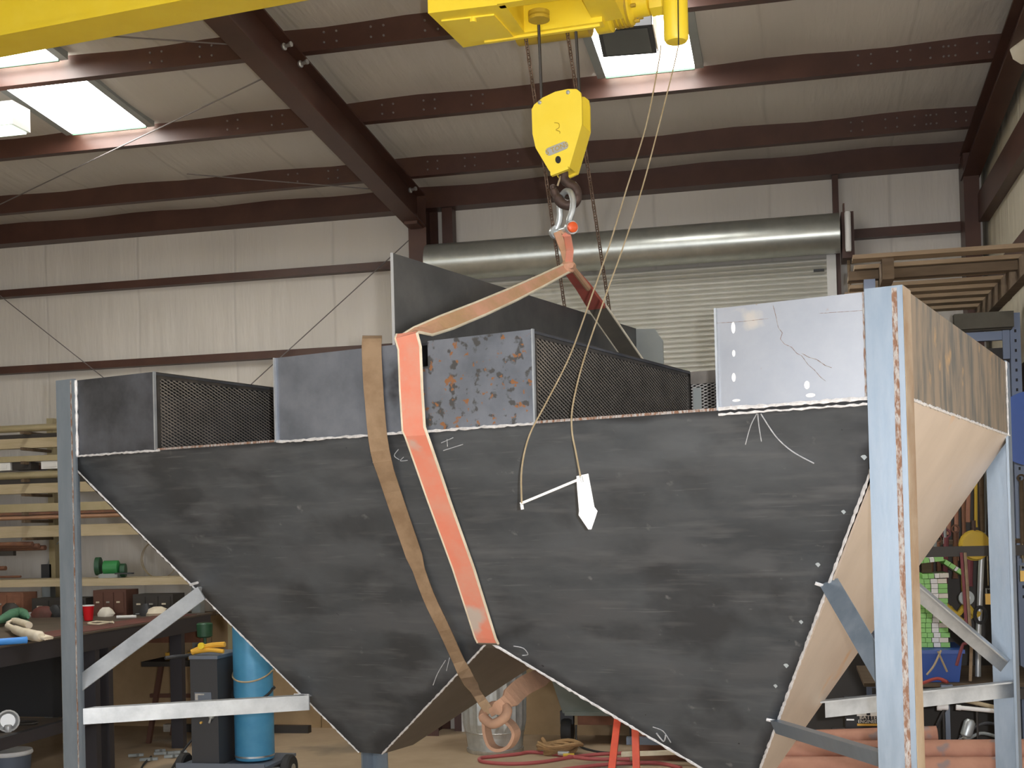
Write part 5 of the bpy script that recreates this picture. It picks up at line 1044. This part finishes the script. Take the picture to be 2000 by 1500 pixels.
# batteries
for k, (x0, x1) in enumerate([(.30, .62)]):
    Yb = 7.03; p0 = pY(1652, 1425, Yb); bx_ = thing('battery_carton', 'black carton with white and orange lettering behind the rusty pipes', 'carton', (p0.x+.12, Yb, 0))
    part('box', MB().box((p0.x, Yb, .0), (p0.x+.34, Yb+.12, p0.z+.16)), 'black', bx_); part('lid_flap', MB().box((p0.x, Yb-.002, p0.z+.15), (p0.x+.34, Yb+.12, p0.z+.165)), 'charcoal', bx_)
    for j, (t_, sz, dx, py) in enumerate([('BATTERY', .030, .135, 1401), ('ENGINEERED', .024, .135, 1409)]):
        q_ = pY(1652, py, Yb); text_part(t_, sz, (p0.x+dx, Yb-.002, q_.z), (1, 0, 0), Z, 'paper', bx_)
    q_ = pY(1652, 1413, Yb); part('orange_line', MB().box((p0.x+.06, Yb-.002, q_.z-.012), (p0.x+.21, Yb, q_.z)), 'yellow_soft', bx_)
    for dx in (.06, .13): q_ = pY(1652, 1382, Yb); part('emblem', MB().box((p0.x+dx, Yb-.002, q_.z-.02), (p0.x+dx+.035, Yb, q_.z+.01)), 'yellow_soft', bx_); part('emblem_base', MB().box((p0.x+dx, Yb-.002, q_.z-.045), (p0.x+dx+.05, Yb, q_.z-.024)), 'galv', bx_)
    part('side_print', MB().box((p0.x+.005, Yb-.002, pY(1652, 1407, Yb).z), (p0.x+.045, Yb, pY(1652, 1404, Yb).z)), 'galv', bx_)
p0 = pY(1612, 1425, 7.3); jg = thing('grey_jug', 'dull grey jug standing beside the black carton', 'jug', (p0.x, 7.3, 0)); part('jug_body', MB().lathe([(.05, 0), (.06, .02), (.06, .30), (.03, .36)], (p0.x-.02, 7.32, 0), Z, 16), 'grey_paint', jg, True); part('cap', MB().lathe([(.022, .36), (.022, .385)], (p0.x-.02, 7.32, 0), Z, 12), 'red_dull', jg, True)
solo('dark_case', MB().box((p0.x+.05, 7.6, 0), (p0.x+.16, 7.8, .42)).box((p0.x+.07, 7.59, .3), (p0.x+.14, 7.6, .34)), 'charcoal', 'dark tool case between the grey jug and the black carton', 'case')
c = pZ(2008, 1450, .0); c = Vector((1.28, 6.95, 0)); bkt = thing('red_white_pail', 'white pail with a red band by the side wall', 'pail', (1.30, 7.0, .0))
q_ = pY(2000, 1450, 7.0); part('pail', MB().lathe([(.07, 0), (.085, .01), (.095, .36)], (1.345, 6.98, .0), Z, 20), 'white_plastic', bkt, True); part('band', MB().lathe([(.098, .30), (.099, .37), (.09, .375)], (1.345, 6.98, 0), Z, 20), 'red', bkt, True); part('lid', MB().lathe([(.1, .375), (.1, .395)], (1.345, 6.98, 0), Z, 20), 'orange', bkt, True)
